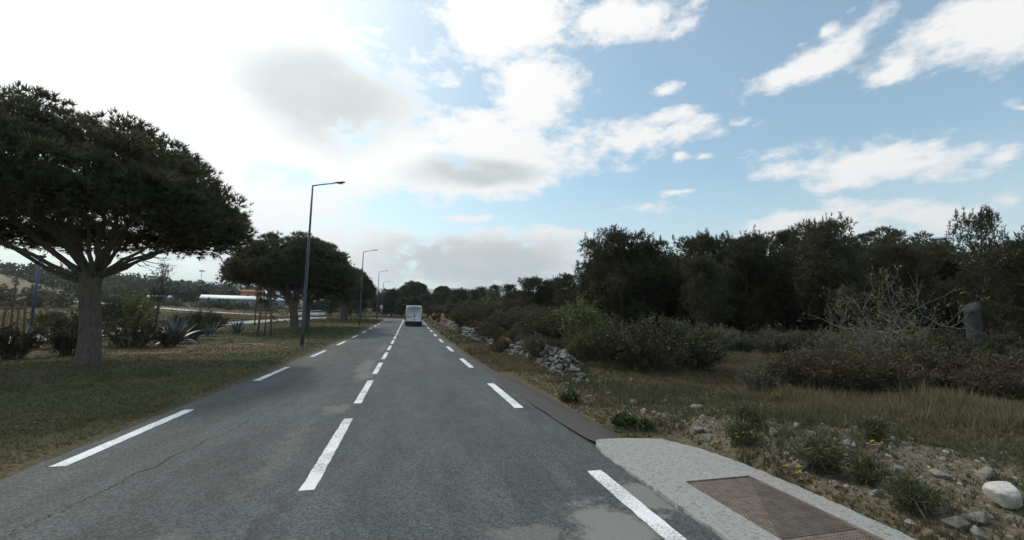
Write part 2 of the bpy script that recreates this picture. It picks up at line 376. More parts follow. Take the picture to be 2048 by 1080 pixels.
def stone_mat(name, a, bb, cc):
    m, N, b = material(name, rough=.92, spec=.15)
    p = objco(N); inf = N.n('ShaderNodeObjectInfo').outputs['Random']
    c = N.mix(N.ramp(N.noise(N.vm('ADD', p, N.comb(inf, inf, inf)), 7, 6, .7), .3, .72), a, bb)
    c = N.mix(N.ramp(N.noise(p, 16, 5, .7), .55, .75, 0, .7), c, cc)
    c = N.mix(1.0, c, N.comb(*[N.ramp(inf, 0, 1, .78, 1.15)]*3), 'MULTIPLY')
    N.put(b.inputs['Base Color'], c); bump(N, b, N.noise(p, 22, 6, .7), .8, .03); return m
M['limestone'] = stone_mat('weathered_limestone', (.10, .097, .088), (.27, .262, .243), (.05, .05, .045))
M['palestone'] = stone_mat('pale_limestone', (.16, .145, .12), (.36, .345, .31), (.09, .078, .06))
M['whitestone'] = stone_mat('white_limestone', (.55, .53, .47), (.8, .78, .72), (.4, .34, .25))
m, N, b = material('lamp_post_paint', rough=.45, spec=.4, metal=.2); M['lamp_paint'] = m
N.put(b.inputs['Base Color'], N.mix(N.noise(objco(N), 3, 4), (.055, .07, .11), (.075, .09, .13)))
m, N, b = material('lamp_glass', (.5, .52, .52), .2, .5); M['lamp_glass'] = m
m, N, b = material('blue_post_paint', rough=.5, spec=.4); M['blue_paint'] = m
N.put(b.inputs['Base Color'], N.mix(N.noise(objco(N), 4, 4), (.05, .075, .17), (.075, .105, .21)))
m, N, b = material('stake_timber', rough=.85, spec=.15); M['timber'] = m
p = N.vm('MULTIPLY', objco(N), (1, 1, .12)); N.put(b.inputs['Base Color'], N.mix(N.noise(p, 40, 4, .6), (.085, .06, .04), (.19, .145, .095)))
m, N, b = material('agave_leaf', rough=.5, spec=.35); M['agave'] = m
p = objco(N); N.put(b.inputs['Base Color'], N.mix(N.ramp(N.noise(N.vm('MULTIPLY', p, (6, 1, 6)), 4, 4), .3, .7), (.07, .1, .105), (.135, .175, .178)))
m, N, b = material('dry_agave_leaf', rough=.8, spec=.2); M['agave_dry'] = m
N.put(b.inputs['Base Color'], N.mix(N.noise(objco(N), 6, 4), (.2, .15, .1), (.32, .27, .2)))
def plain(key, name, base, rough=.6, spec=.3, metal=0.0, var=.12, sc=6):
    m, N, b = material(name, base, rough, spec, metal); M[key] = m
    lo = tuple(x*(1-var) for x in base); hi = tuple(min(1, x*(1+var)) for x in base)
    N.put(b.inputs['Base Color'], N.mix(N.noise(objco(N), sc, 5, .6), lo, hi))
plain('van_white', 'white_vehicle_paint', (.62, .65, .67), .3, .5, 0, .05)
plain('black_plastic', 'black_plastic', (.025, .025, .027), .6)
plain('rubber', 'tyre_rubber', (.02, .02, .02), .85)
plain('steel', 'painted_steel_rim', (.3, .31, .32), .4, .4, .6)
plain('glass', 'dark_glass', (.02, .025, .03), .08, .5)
plain('tail_red', 'red_lamp_lens', (.12, .012, .012), .25, .5)
plain('tail_orange', 'orange_lamp_lens', (.5, .17, .03), .25, .5)
plain('plate_white', 'number_plate', (.55, .55, .5), .5)
plain('grey_metal', 'galvanised_metal', (.32, .33, .34), .5, .4, .5)
plain('sign_back', 'sign_back', (.5, .52, .53), .5, .4, .2)
plain('path', 'pale_path_surface', (.34, .335, .31), .92, .1, 0, .22, 3)
plain('track', 'pale_gravel_track', (.5, .48, .42), .95, .1, 0, .25, .8)
plain('roof_tile', 'terracotta_roof', (.3, .13, .08), .85, .15, 0, .3, 2)
plain('ochre_wall', 'ochre_render', (.45, .31, .18), .9, .1)
plain('cream_wall', 'cream_render', (.52, .47, .38), .9, .1)
plain('blue_wall', 'pale_blue_cladding', (.3, .42, .5), .7, .2)
plain('white_roof', 'white_sheet_roof', (.72, .73, .72), .5, .3)
plain('grey_wall', 'grey_cladding', (.2, .24, .25), .8, .2)
plain('hill', 'wooded_hill_soil', (.05, .055, .035), .95, .05, 0, .4, .05)
plain('sandhill', 'sandy_slope', (.3, .25, .17), .95, .05, 0, .3, .08)
plain('mountain', 'distant_rock', (.1, .11, .11), .95, .05, 0, .2, .002)
plain('petal', 'yellow_petals', (.65, .5, .03), .6)
plain('daisy', 'white_petals', (.7, .7, .66), .6)
plain('stump', 'grey_weathered_wood', (.045, .046, .046), .9, .1, 0, .3, 8)
plain('bench_wood', 'dark_bench_wood', (.05, .04, .032), .7, .2)

# ---------------------------------------------------------------- ground sheet
def axis(segs):
    out = []
    for a, b_, st in segs: out.append(np.arange(a, b_-1e-6, st))
    return np.concatenate(out)
gx = np.concatenate([-np.geomspace(60, 7000, 42)[::-1], axis([(-59, -30, 1.2), (-30, -12, .5), (-12, -4.8, .3), (-4.8, -3.4, .08), (-3.4, 2.2, .6), (2.2, 7.4, .075), (7.4, 14, .2), (14, 45, .5), (45, 80, 1.5)]), np.geomspace(80, 7000, 42)])
gy = np.concatenate([axis([(-60, -6, 3), (-6, 1.6, .5), (1.6, 8, .075), (8, 16, .15), (16, 40, .4), (40, 130, 1.0), (130, 220, 4)]), np.geomspace(220, 8000, 46)])
GX, GY = np.meshgrid(gx, gy)
GZ = terrain(GX, GY)
def lerp(a, b_, t): return a+(b_-a)*np.asarray(t)[..., None]
C_ = lambda *v: np.array(v, float)
def ground_col(X, Y):
    """soil / turf colour of the place"""
    n1 = fbm(X, Y, 2.4, 4); n2 = fbm(X+31, Y-17, 7, 3); n3 = fbm(X-5, Y+3, .7, 3)
    lawn = lerp(C_(.078, .08, .038), C_(.098, .09, .048), n1)
    lawn = lerp(lawn, C_(.058, .066, .035), sstep(.45, .65, n2))
    brown = sstep(15.5, 18.5, Y)*sstep(30, 24, Y)*sstep(-4.6, -7, X)*sstep(.34, .55, fbm(X, Y*1.5, 3.5))+sstep(.58, .7, n2)*.5*sstep(30, 60, Y)
    lawn = lerp(lawn, C_(.145, .108, .072), np.clip(brown, 0, 1)*.85)
    sand = sstep(.66, .74, fbm(X*.5+3, Y*1.3, 1.6))*sstep(-6, -8, X)*sstep(16, 18, Y)*sstep(34, 26, Y)
    lawn = lerp(lawn, C_(.3, .25, .17), sand*.7)
    edge = sstep(.62, .1, np.abs(X+4.3))*sstep(.25, .6, n3)
    lawn = lerp(lawn, C_(.13, .105, .075), edge*.8)
    fieldc = lerp(C_(.14, .115, .07), C_(.085, .085, .045), n2)
    fieldc = lerp(fieldc, C_(.17, .14, .09), sstep(.55, .7, n1))
    left = lerp(lawn, fieldc, sstep(-24, -26, X-1.0*(Y > 55)))
    rough = lerp(C_(.105, .096, .06), C_(.078, .08, .045), sstep(.4, .6, n1))
    rough = lerp(rough, C_(.135, .11, .07), sstep(.5, .66, n2)*.8)
    bare = sstep(.42, .6, fbm(X+2, Y+8, 1.3, 3))*sstep(3.9, 4.5, X)*sstep(7.6, 6.2, X)*sstep(7.5, 5.5, Y)
    rough = lerp(rough, C_(.16, .138, .106), bare*.8)
    straw = sstep(4.9, 4.2, X)*sstep(6.5, 8.5, Y)*sstep(.36, .55, n1)
    rough = lerp(rough, C_(.105, .09, .058), straw*.8)
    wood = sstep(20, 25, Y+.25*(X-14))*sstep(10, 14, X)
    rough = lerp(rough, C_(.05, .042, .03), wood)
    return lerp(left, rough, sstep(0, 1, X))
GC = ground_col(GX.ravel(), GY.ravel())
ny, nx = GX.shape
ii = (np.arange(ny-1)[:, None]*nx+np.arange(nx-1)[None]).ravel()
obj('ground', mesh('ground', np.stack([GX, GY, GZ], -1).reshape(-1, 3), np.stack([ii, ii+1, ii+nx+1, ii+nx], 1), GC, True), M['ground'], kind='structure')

# ---------------------------------------------------------------- road, markings, path
rng = np.random.RandomState(3)
def ribbon(name, ss, offs, mat, dz, jl=0, jr=0, parent=None, **k):
    V = []; nO = len(offs)
    for s in ss:
        jL = jl*(fbm(s, 3.3, .6, 3)-.5)*2; jR = jr*(fbm(s, 9.1, .6, 3)-.5)*2
        for i, o in enumerate(offs):
            x, y, h = road_point(s, o+(jL if i == 0 else 0)+(jR if i == nO-1 else 0)); V.append((x, y, float(road_z(y))+dz-(.035 if (i in (0, nO-1) and (jl or jr)) else 0)))
    n = len(ss); i = (np.arange(n-1)[:, None]*nO+np.arange(nO-1)[None]).ravel()
    return obj(name, mesh(name, np.array(V), np.stack([i, i+1, i+nO+1, i+nO], 1), None, True), mat, parent, **k)
ss = np.concatenate([np.arange(-30, 1, 1.0), np.arange(1, 14, .1), np.arange(14, 40, .3), np.arange(40, 235, 1.0)])
road = ribbon('road', ss, [-3.42, -3.3, -1.6, 0, 1.6, 3.3, 3.42], M['asphalt'], 0.0, .14, .12, kind='structure')
def dash(s0, s1, off, w, name='lane_dash'):
    n = max(2, int((s1-s0)/(.12 if s0 < 30 else .6)))
    V = []
    for t in np.linspace(s0, s1, n):
        for sg in (-1, 1):
            e = (rng.rand()-.5)*.012 if s0 < 30 else 0
            x, y, h = road_point(t, off+sg*w/2+e); V.append((x, y, float(road_z(y))+.005))
    i = np.arange(n-1)*2
    obj(name, mesh(name, np.array(V), np.stack([i, i+1, i+3, i+2], 1)), M['paint'], road)
for k in range(-1, 26): dash(6.13+6.5*k, 9.13+6.5*k, -3.05, .17, 'edge_dash')
for k in range(-1, 12): dash(1.72+6.5*k, 4.78+6.5*k, 2.98, .18, 'edge_dash')
dash(79, 128, 2.98, .18, 'edge_line')
for k in range(-1, 14): dash(4.85+4.33*k, 7.9+4.33*k, -.14, .15, 'centre_dash')
dash(65.4, 128, -.14, .15, 'centre_line')
def crack(pts, w):
    pts = np.array(pts, float); t = np.linspace(0, 1, 90); k = np.linspace(0, 1, len(pts))
    x = np.interp(t, k, pts[:, 0])+(np.array([fbm(q, 1, .06, 3) for q in t*4])-.5)*.22; y = np.interp(t, k, pts[:, 1])
    ww = w*(.35+1.1*np.array([fbm(q, 5, .1) for q in t*3]))
    V = np.stack([np.stack([x-ww, y, np.full_like(x, .004)], 1), np.stack([x+ww, y, np.full_like(x, .004)], 1)], 1).reshape(-1, 3)
    i = np.arange(89)*2; obj('crack', mesh('crack', V, np.stack([i, i+1, i+3, i+2], 1)), M['crack'], road)
crack([(-2.95, 5.0), (-2.72, 6.6), (-2.5, 8.2), (-2.25, 9.6), (-2.35, 10.6)], .0065)
crack([(-3.25, 3.6), (-3.05, 4.4), (-2.95, 5.0)], .005)
crack([(-2.4, 10.6), (-2.2, 13.0), (-2.35, 16.0)], .004)
# old tar strip along the right edge
P = [(2.42, 17.5), (2.36, 15), (2.42, 12), (2.5, 9), (2.58, 7), (2.64, 6.0), (2.72, 5.75)]; Q = [(2.75, 17.5), (2.9, 15), (3.0, 12), (3.13, 9), (3.22, 7), (3.22, 6.1), (3.1, 5.75)]
yy = np.linspace(17.5, 5.75, 60); xl = np.interp(-yy, [-a[1] for a in P], [a[0] for a in P])+(fbm(yy, 2, .5)-.5)*.1; xr = np.interp(-yy, [-a[1] for a in Q], [a[0] for a in Q])+(fbm(yy, 7, .5)-.5)*.16
V = []
for k in range(60):
    for f in (0, .5, .94, 1): V.append((xl[k]+(xr[k]-xl[k])*f, yy[k], .0045-(.04 if f == 1 else .0)))
i = (np.arange(59)[:, None]*4+np.arange(3)[None]).ravel()
obj('tar_strip', mesh('tar_strip', np.array(V), np.stack([i, i+4, i+5, i+1], 1), None, False), M['tar'], kind='structure')
# concrete apron with a hole for the steel cover
def outline(pts, step=.06, jit=.02, seed=0):
    r = np.random.RandomState(seed); out = []
    for a, b_ in zip(pts, pts[1:]+pts[:1]):
        a = np.array(a); b_ = np.array(b_); n = max(1, int(np.linalg.norm(b_-a)/step))
        for t in range(n): out.append(a+(b_-a)*t/n+(r.rand(2)-.5)*2*jit)
    return out
import bmesh
bm = bmesh.new()
OUT = outline([(2.62, -1.0), (2.6, 3.2), (2.58, 4.4), (2.55, 5.05), (2.62, 5.7), (2.78, 5.95), (3.28, 5.9), (3.72, 5.76), (3.98, 5.3), (4.12, 4.6), (4.15, 3.9), (4.15, 3.3), (4.13, 2.7), (4.12, -1.0)], .07, .018, 4)
HX0, HX1, HY0, HY1 = 3.02, 3.86, -.6, 4.25
ov = [bm.verts.new((p_[0], p_[1], .012)) for p_ in OUT]; hv = [bm.verts.new((x, y, .012)) for x, y in ((HX0, HY0), (HX1, HY0), (HX1, HY1), (HX0, HY1))]
eds = [bm.edges.new((ov[k], ov[(k+1) % len(ov)])) for k in range(len(ov))]+[bm.edges.new((hv[k], hv[(k+1) % 4])) for k in range(4)]
bmesh.ops.triangle_fill(bm, use_beauty=True, edges=eds)
bmesh.ops.recalc_face_normals(bm, faces=bm.faces)
if bm.faces[0].normal.z < 0: bmesh.ops.reverse_faces(bm, faces=bm.faces)
ret = bmesh.ops.extrude_edge_only(bm, edges=[e for e in bm.edges if e.is_boundary])
for v_ in [g for g in ret['geom'] if isinstance(g, bmesh.types.BMVert)]: v_.co.z = -.06
me = bpy.data.meshes.new('concrete_apron'); bm.to_mesh(me); bm.free()
obj('concrete_apron', me, M['concrete'], kind='structure')
# steel trench cover, three plates side by side
cover = empty('trench_cover', (0, 0, 0), label='rusty studded steel trench cover set in the concrete apron beside the road', cat='trench cover')
for k, (a, c) in enumerate([(-.59, .55), (.562, 1.79), (1.802, 3.03), (3.042, 4.24)]):
    mb = MB(); mb.rbox(HX0+.012, HX1-.012, a, c, -.03, .004, .004); pl = obj('plate', mb.mesh('plate'), M['rust'], cover)
    V = []; F = []; n = 0
    for j, y in enumerate(np.arange(a+.03, c-.02, .036)):
        for x in np.arange(HX0+.04+(.018 if j % 2 else 0), HX1-.035, .036):
            l, w_ = (.013, .0065) if (j % 2 == 0) else (.0065, .013)
            V += [(x-l, y, .0035), (x, y-w_, .0035), (x+l, y, .0035), (x, y+w_, .0035), (x, y, .0105)]
            F += [(n, n+1, n+4), (n+1, n+2, n+4), (n+2, n+3, n+4), (n+3, n, n+4)]; n += 5
    if a > 1: obj('stud_pattern', mesh('stud_pattern', np.array(V), np.array(F)), M['stud'], pl, kind='stuff')
mb = MB()
for q in ((HX0-.002, HX0+.010, HY0, HY1), (HX1-.010, HX1+.002, HY0, HY1)): mb.box(*q, -.03, .0155)
mb.box(HX0+.011, HX1-.011, HY1-.009, HY1+.003, -.03, .0155)
obj('frame', mb.mesh('frame'), M['rust'], cover)
# path and gravel track on the left
def strip(name, pts, w, mat, dz, step=1.0, **k):
    pts = np.array(pts, float); L = np.concatenate([[0], np.cumsum(np.linalg.norm(np.diff(pts, axis=0), axis=1))])
    s = np.arange(0, L[-1], step); x = np.interp(s, L, pts[:, 0]); y = np.interp(s, L, pts[:, 1])
    for _ in range(3): x[1:-1] = (x[:-2]+x[1:-1]+x[2:])/3; y[1:-1] = (y[:-2]+y[1:-1]+y[2:])/3
    t = unit(np.stack([np.gradient(x), np.gradient(y)], 1)); nrm = np.stack([t[:, 1], -t[:, 0]], 1); V = []
    for i_ in range(len(s)):
        for f in (-.5, -.25, 0, .25, .5):
            q = np.array([x[i_], y[i_]])+nrm[i_]*f*w; V.append((q[0], q[1], gz(q[0], q[1])+dz))
    i_ = (np.arange(len(s)-1)[:, None]*5+np.arange(4)[None]).ravel()
    return obj(name, mesh(name, np.array(V), np.stack([i_, i_+1, i_+6, i_+5], 1), None, True), mat, **k)
strip('path', PATH, 4.5, M['path'], .05, kind='structure')
strip('gravel_track', [(-30, 113), (-41, 114.5), (-52, 119), (-66, 127), (-90, 140)], 5.0, M['track'], .12, 2.0, kind='structure')
strip('gravel_track', [(-66, 70), (-84, 72), (-110, 70), (-140, 74)], 2.6, M['track'], .15, 2.0, kind='structure')
# ---------------------------------------------------------------- vegetation generators
def blades(Cn, D, n, L, w, spread, rng):
    """n thin triangles fanning out of each point Cn along D"""
    K = len(Cn)
    d = unit(D[:, None]+spread*rng.randn(K, n, 3)); sd = unit(np.cross(d, rng.randn(K, n, 3)))
    L = np.broadcast_to(np.asarray(L, float).reshape(-1, 1), (K, 1)) if np.ndim(L) else np.full((K, 1), L)
    w = np.broadcast_to(np.asarray(w, float).reshape(-1, 1), (K, 1)) if np.ndim(w) else np.full((K, 1), w)
    l = (L*(.65+.6*rng.rand(K, n)))[..., None]; ww = w[..., None]
    o = Cn[:, None]
    V = np.stack([o-sd*ww*.5, o+sd*ww*.5, o+d*l], 2).reshape(-1, 3)
    T = np.arange(K*n*3).reshape(-1, 3)
    return V, T
def leaf_quads(Cn, D, L, w, rng):
    K = len(Cn); sd = unit(np.cross(D, rng.randn(K, 3)))
    L = (L*(.6+.8*rng.rand(K)))[:, None]; ww = (w*(.6+.8*rng.rand(K)))[:, None]
    V = np.stack([Cn, Cn+D*L*.5+sd*ww*.5, Cn+D*L, Cn+D*L*.5-sd*ww*.5], 1).reshape(-1, 3)
    return V, np.arange(K*4).reshape(-1, 4)
def curve(a, b_, sag, n, rng, wob=.0):
    t = np.linspace(0, 1, n)[:, None]; P = a+(b_-a)*t; P[:, 2] += sag*(4*t*(1-t))[:, 0]
    if wob: P[1:-1] += rng.randn(n-2, 3)*wob
    return P
NEED = C_(.064, .070, .042); NEED2 = C_(.112, .112, .060); NEEDB = C_(.105, .09, .06)
def clump_tufts(cl, rad, per, rng, flat=.6, up=.5):
    """tuft points and directions over the upper shell of each clump"""
    K = len(cl); d = unit(rng.randn(K, per, 3)+np.array([0, 0, up])); rr = rad[:, None, None]*(.45+.6*rng.rand(K, per, 1)**.6)
    P = cl[:, None]+d*rr*np.array([1, 1, flat]); return P.reshape(-1, 3), d.reshape(-1, 3)
def tint(K, per_n, rng, a=NEED, b_=NEED2, br=NEEDB):
    c = lerp(a, b_, rng.rand(K)**1.5); return np.repeat(lerp(c, br, (rng.rand(K) > .86)*.6*rng.rand(K)), per_n, 0)
def umbrella_pine(seed, hf, R_, zrim, zt, off, n_cl, per, nb, bl, bw, trunk_r, n_limb=13, lean=(0, 0), twigs=90, zlow=None):
    rng = np.random.RandomState(seed); off = np.array([off[0], off[1], 0.])
    tr = MB(); base = np.zeros(3); fork = np.array([lean[0], lean[1], hf])
    # trunk with fluted bark
    n, k = 26, 28; t = np.linspace(0, 1, n); th = np.arange(k)*2*math.pi/k
    rad = trunk_r*(1.0-.14*t+.28*np.exp(-t*11)+.22*np.exp(-(1-t)*9)); V = []
    fl = rng.rand(k)
    for i in range(n):
        r = rad[i]*(1+.075*(fl-.5)+.06*(np.array([fbm(j*.9+seed, t[i]*9, .8) for j in range(k)])-.5)*2)
        c = base+(fork-base)*t[i]+np.array([.04*math.sin(t[i]*5), .03*math.cos(t[i]*4)-.03, 0])
        V.append(np.stack([c[0]+np.cos(th)*r, c[1]+np.sin(th)*r, np.full(k, c[2]-(.12 if i == 0 else 0))], 1))
    i = np.arange(n-1)[:, None]*k; j = np.arange(k)[None]; j2 = (j+1) % k
    tr.add(np.concatenate(V), np.stack([i+j, i+j2, i+k+j2, i+k+j], -1).reshape(-1, 4))
    br = MB(); pts = []
    def dome(r): return zrim+(zt-zrim)*np.clip(1-(r/R_)**2.3, 0, 1)**.62
    for q in range(n_limb):
        a = q*2.39996+rng.rand()*.5; f = (.94, .55, .8, .3, .95, .68)[q % 6]*(.9+.2*rng.rand())
        r = R_*min(f, .96); e = off+np.array([math.cos(a)*r, math.sin(a)*r, dome(r)-.35-(.9 if f < .7 else 0.1)])
        st = fork+np.array([math.cos(a)*trunk_r*.5, math.sin(a)*trunk_r*.5, -.35+.5*rng.rand()])
        n_ = 14; t = np.linspace(0, 1, n_)[:, None]; hz = (e-st)*np.array([1, 1, 0]); P = st+hz*t; P[:, 2] += (e[2]-st[2])*(t[:, 0]**(1.15 if f > .7 else .8)); P[:, 2] += .2*np.sin(t[:, 0]*9+q)*t[:, 0]
        P[2:-1] += np.cumsum(rng.randn(n_-3, 3)*.05, 0)
        Rr = trunk_r*(.34 if f < .7 else .25)*(1-t[:, 0]*.84); br.tube(P, Rr, 7)
        pts.append(np.concatenate([P[4:], Rr[4:, None]], 1))
    LP = np.concatenate(pts)
    # foliage clumps: dense under the dome, thinner inside
    a = rng.rand(n_cl)*2*math.pi; r = R_*np.sqrt(rng.rand(n_cl))**.82; dep = np.abs(rng.randn(n_cl))*.75+.25
    sel = rng.rand(n_cl) < .3; dep[sel] += rng.rand(sel.sum())*2.2
    lump = .35*np.array([fbm(math.cos(q)*w_*1.3+seed*3, math.sin(q)*w_*1.3, 1.6, 2) for q, w_ in zip(a, r)])
    zl = (zlow if zlow is not None else zrim-.5)+.5*rng.rand(n_cl)
    cz = np.maximum(dome(r)-dep+lump, zl); cl = off+np.stack([np.cos(a)*r, np.sin(a)*r, cz], 1)
    m_ = n_cl//5; a2 = rng.rand(m_)*2*math.pi; rim = off+np.stack([np.cos(a2)*R_*(.9+.12*rng.rand(m_)), np.sin(a2)*R_*(.9+.12*rng.rand(m_)), zrim-.15+.95*rng.rand(m_)], 1)
    cl = np.concatenate([cl, rim]); rad = .42+.38*rng.rand(len(cl))
    for c in cl:
        d = np.linalg.norm(LP[:, :3]-c, axis=1)+1.2*np.maximum(0, LP[:, 2]-c[2]+.1); p = LP[np.argmin(d)]
        if np.linalg.norm(p[:3]-c) < 4.5: br.tube(curve(p[:3], c, -.12, 4, rng, .05), np.linspace(min(.04, p[3]*.7), .010, 4), 4, False)
    for _ in range(twigs):   # bare dead twigs under the crown
        p = LP[rng.randint(len(LP))]
        if math.hypot(p[0]-off[0], p[1]-off[1]) > R_*.72: continue
        d = unit(np.array([p[0]-off[0], p[1]-off[1], 0])+rng.randn(3)*np.array([1.2, 1.2, .35])); L = .4+.9*rng.rand()
        e = p[:3]+d*L; br.tube(curve(p[:3], e, -.05, 4, rng, .05), np.linspace(.018, .006, 4), 3, False)
    P, D = clump_tufts(cl, rad, per, rng, .62, .75)
    V, T = blades(P, unit(D+np.array([0, 0, .45])), nb, bl, bw, .42, rng)
    nt = len(P); tone = np.repeat(rng.rand(len(cl)), per)*.7+.3*rng.rand(nt)
    c = lerp(NEED, NEED2, tone**1.4); c = lerp(c, NEEDB, (rng.rand(nt) > .85)*.6)
    cr = MB(); cr.add(V, None, T, np.repeat(c, nb*3, 0))
    return [('trunk', tr.mesh('pine_trunk', True), M['bark']), ('limbs', br.mesh('pine_limbs', True), M['bark']), ('crown', cr.mesh('pine_crown'), M['needles'])]
def wood_pine(seed, h, wd, per=34, nb=6, bl=.27, bw=.045, bare=.2, shoots=1.0, dense=1.0, top=1.0, tone=1.0, trunk_r=.15):
    """upright irregular pine of the wood: many clumps on rising branches, finger-like shoots on top"""
    rng = np.random.RandomState(seed); tr = MB(); nT = 12; t = np.linspace(0, 1, nT)
    P = np.stack([np.cumsum(rng.randn(nT)*.05)*h*.12, np.cumsum(rng.randn(nT)*.05)*h*.12, t*h*.95], 1); P[0, :2] = 0; P[0, 2] = -.15
    tr.tube(P, trunk_r*(1-.85*t), 8); cl = []; cr_ = []
    nB = int(30*dense)
    for q in range(nB):
        f = bare+(1-bare)*(q+rng.rand()*.6)/nB; a = q*2.39996+rng.randn()*.35
        prof = (math.sin(min(.9, (f-bare)/(1-bare)*.72+.2)*math.pi)**.5)*(1-.22*f*top); L = wd*.5*max(.16, prof)*(.62+.55*rng.rand())
        s = np.array([np.interp(f, t, P[:, 0]), np.interp(f, t, P[:, 1]), f*h*.95]); up = (.15+.75*f)*L*(.7+.5*rng.rand())
        e = s+np.array([math.cos(a)*L, math.sin(a)*L, up]); e[2] = min(e[2], h*.97)
        B = curve(s, e, -.08*L, 7, rng, .04); tr.tube(B, np.linspace(trunk_r*.34*(1.1-f*.6), .012, 7), 5)
        for g in np.linspace(.4, 1.0, max(2, int(1+L*2.6))):
            c = B[0]+(B[-1]-B[0])*g; c = c+rng.randn(3)*np.array([.22, .22, .16])*max(.5, L*.4); cl.append(c); cr_.append(.30+.30*rng.rand()+.08*L)
    for _ in range(int(5*top)+1): cl.append(P[-1]+rng.randn(3)*np.array([.25, .25, .2])); cr_.append(.3+.15*rng.rand())
    cl = np.array(cl); rad = np.array(cr_)*(.75+.06*wd)
    Pt, D = clump_tufts(cl, rad, per, rng, .75, .6)
    sh = []; sh0 = len(cl)
    for c, r in zip(cl, rad):        # upright shoots
        for _ in range(int(shoots*2*rng.rand()+.5)):
            b0 = c+np.array([rng.randn()*r*.5, rng.randn()*r*.5, r*.5]); L = (.2+.4*rng.rand())
            for g in np.linspace(0, 1, 5): sh.append(b0+np.array([0, 0, L*g])+rng.randn(3)*.03)
    if sh: Pt = np.concatenate([Pt, np.array(sh)]); D = np.concatenate([D, np.tile([0, 0, 1.0], (len(sh), 1))])
    V, T = blades(Pt, unit(D+np.array([0, 0, .5])), nb, bl, bw, .42, rng)
    n = len(Pt); tn = np.concatenate([np.repeat(rng.rand(len(cl)), per), rng.rand(n-len(cl)*per)])*.7+.3*rng.rand(n)
    c = lerp(NEED*tone, NEED2*tone, tn**1.3); c = lerp(c, NEEDB*tone, (rng.rand(n) > .88)*.6)
    crw = MB(); crw.add(V, None, T, np.repeat(c, nb*3, 0))
    return [('trunk', tr.mesh('wood_trunk', True), M['bark']), ('crown', crw.mesh('wood_crown'), M['needles'])]
def shrub(seed, h, w, n_stem, n_leaf, ll, lw, ca, cb, lean=.55, spiky=0, stem_r=.014, mat='twig', gap=.25):
    """many stems fanning out of the base, leaves along their outer two thirds"""
    rng = np.random.RandomState(seed); st = MB(); Cn = []; D = []; tone = []
    per = max(1, n_leaf//(n_stem*4))
    for q in range(n_stem):
        a = rng.rand()*2*math.pi; r = w*.5*rng.rand()**.6; hh = h*(1-.45*(r/(w*.5))**2)*(.72+.36*rng.rand())
        b0 = np.array([math.cos(a)*r*.35+rng.randn()*.03*w, math.sin(a)*r*.35+rng.randn()*.03*w, -.05]); e = np.array([math.cos(a)*r, math.sin(a)*r, hh])
        B = curve(b0, e, .05*h, 6, rng, .025*h); st.tube(B, np.linspace(stem_r, stem_r*.3, 6), 4, False)
        tq = rng.rand()
        for s in range(4):
            i0 = rng.randint(1, 5); b1 = B[i0]; d = unit(e-b0+rng.randn(3)*lean*np.linalg.norm(e-b0)); L = h*(.16+.2*rng.rand()); e1 = b1+d*L
            if s: st.tube(np.array([b1, (b1+e1)/2+rng.randn(3)*.02, e1]), [stem_r*.5, stem_r*.35, stem_r*.2], 3, False)
            else: b1, e1 = B[3], B[5]+(B[5]-B[4])*.5*spiky
            f = gap+(1-gap)*rng.rand(per); Cn.append(b1+(e1-b1)*f[:, None]*1.05+rng.randn(per, 3)*.022*h); D.append(unit(unit(e1-b1)*.7+rng.randn(per, 3)*.75)); tone.append(np.full(per, tq))
    Cn = np.concatenate(Cn); D = np.concatenate(D); tone = np.concatenate(tone)
    V, Q = leaf_quads(Cn, D, ll, lw, rng); c = lerp(C_(*ca), C_(*cb), np.clip(tone*.65+.35*rng.rand(len(tone)), 0, 1))
    lf = MB(); lf.add(V, Q, None, np.repeat(c, 4, 0))
    return [('stems', st.mesh('shrub_stems'), M[mat]), ('foliage', lf.mesh('shrub_foliage'), M['leaves'])]
def plant_out(name, kit, x, y, rz=0, sc=1, z=None, dz=0, **k):
    e = empty(name, (x, y, (gz(x, y) if z is None else z)+dz), rz, sc, **k)
    for n_, me_, mt_ in kit: obj(n_, me_, mt_, e)
    return e

# ---------------------------------------------------------------- umbrella pines on the lawn
big = umbrella_pine(11, 3.0, 5.2, 4.7, 8.15, (-1.35, -.2), 600, 44, 9, .23, .036, .295, 19, (-.12, 0), 170, 4.3)
plant_out('umbrella_pine', big, -10.25, 17.0, label='largest umbrella pine with broad dark crown at the left edge of the lawn', cat='pine tree', group='umbrella pines along the lawn')
p2 = umbrella_pine(23, 2.7, 4.9, 4.6, 8.35, (-.45, .2), 520, 34, 7, .28, .055, .34, 15, (-.25, 0), 30, 3.9)
plant_out('umbrella_pine', p2, -9.6, 40.2, label='rounded umbrella pine just behind the nearest street lamp', cat='pine tree', group='umbrella pines along the lawn')
p3 = umbrella_pine(37, 2.7, 4.4, 4.5, 8.3, (.3, 0), 420, 28, 6, .34, .075, .33, 13, (.1, 0), 10, 3.6)
for (x, y, rz, sc, lb) in [(-10.5, 48.3, .6, .98, 'umbrella pine half hidden behind the rounded pine by the lamp'), (-10.2, 71.2, 2.2, 1.02, 'farther umbrella pine on the lawn with trunk left of its neighbour'), (-10.2, 74.6, 4.1, .98, 'farther umbrella pine on the lawn, its crown nearest the road bend')]:
    plant_out('umbrella_pine', p3, x, y, rz, sc, label=lb, cat='pine tree', group='umbrella pines along the lawn')

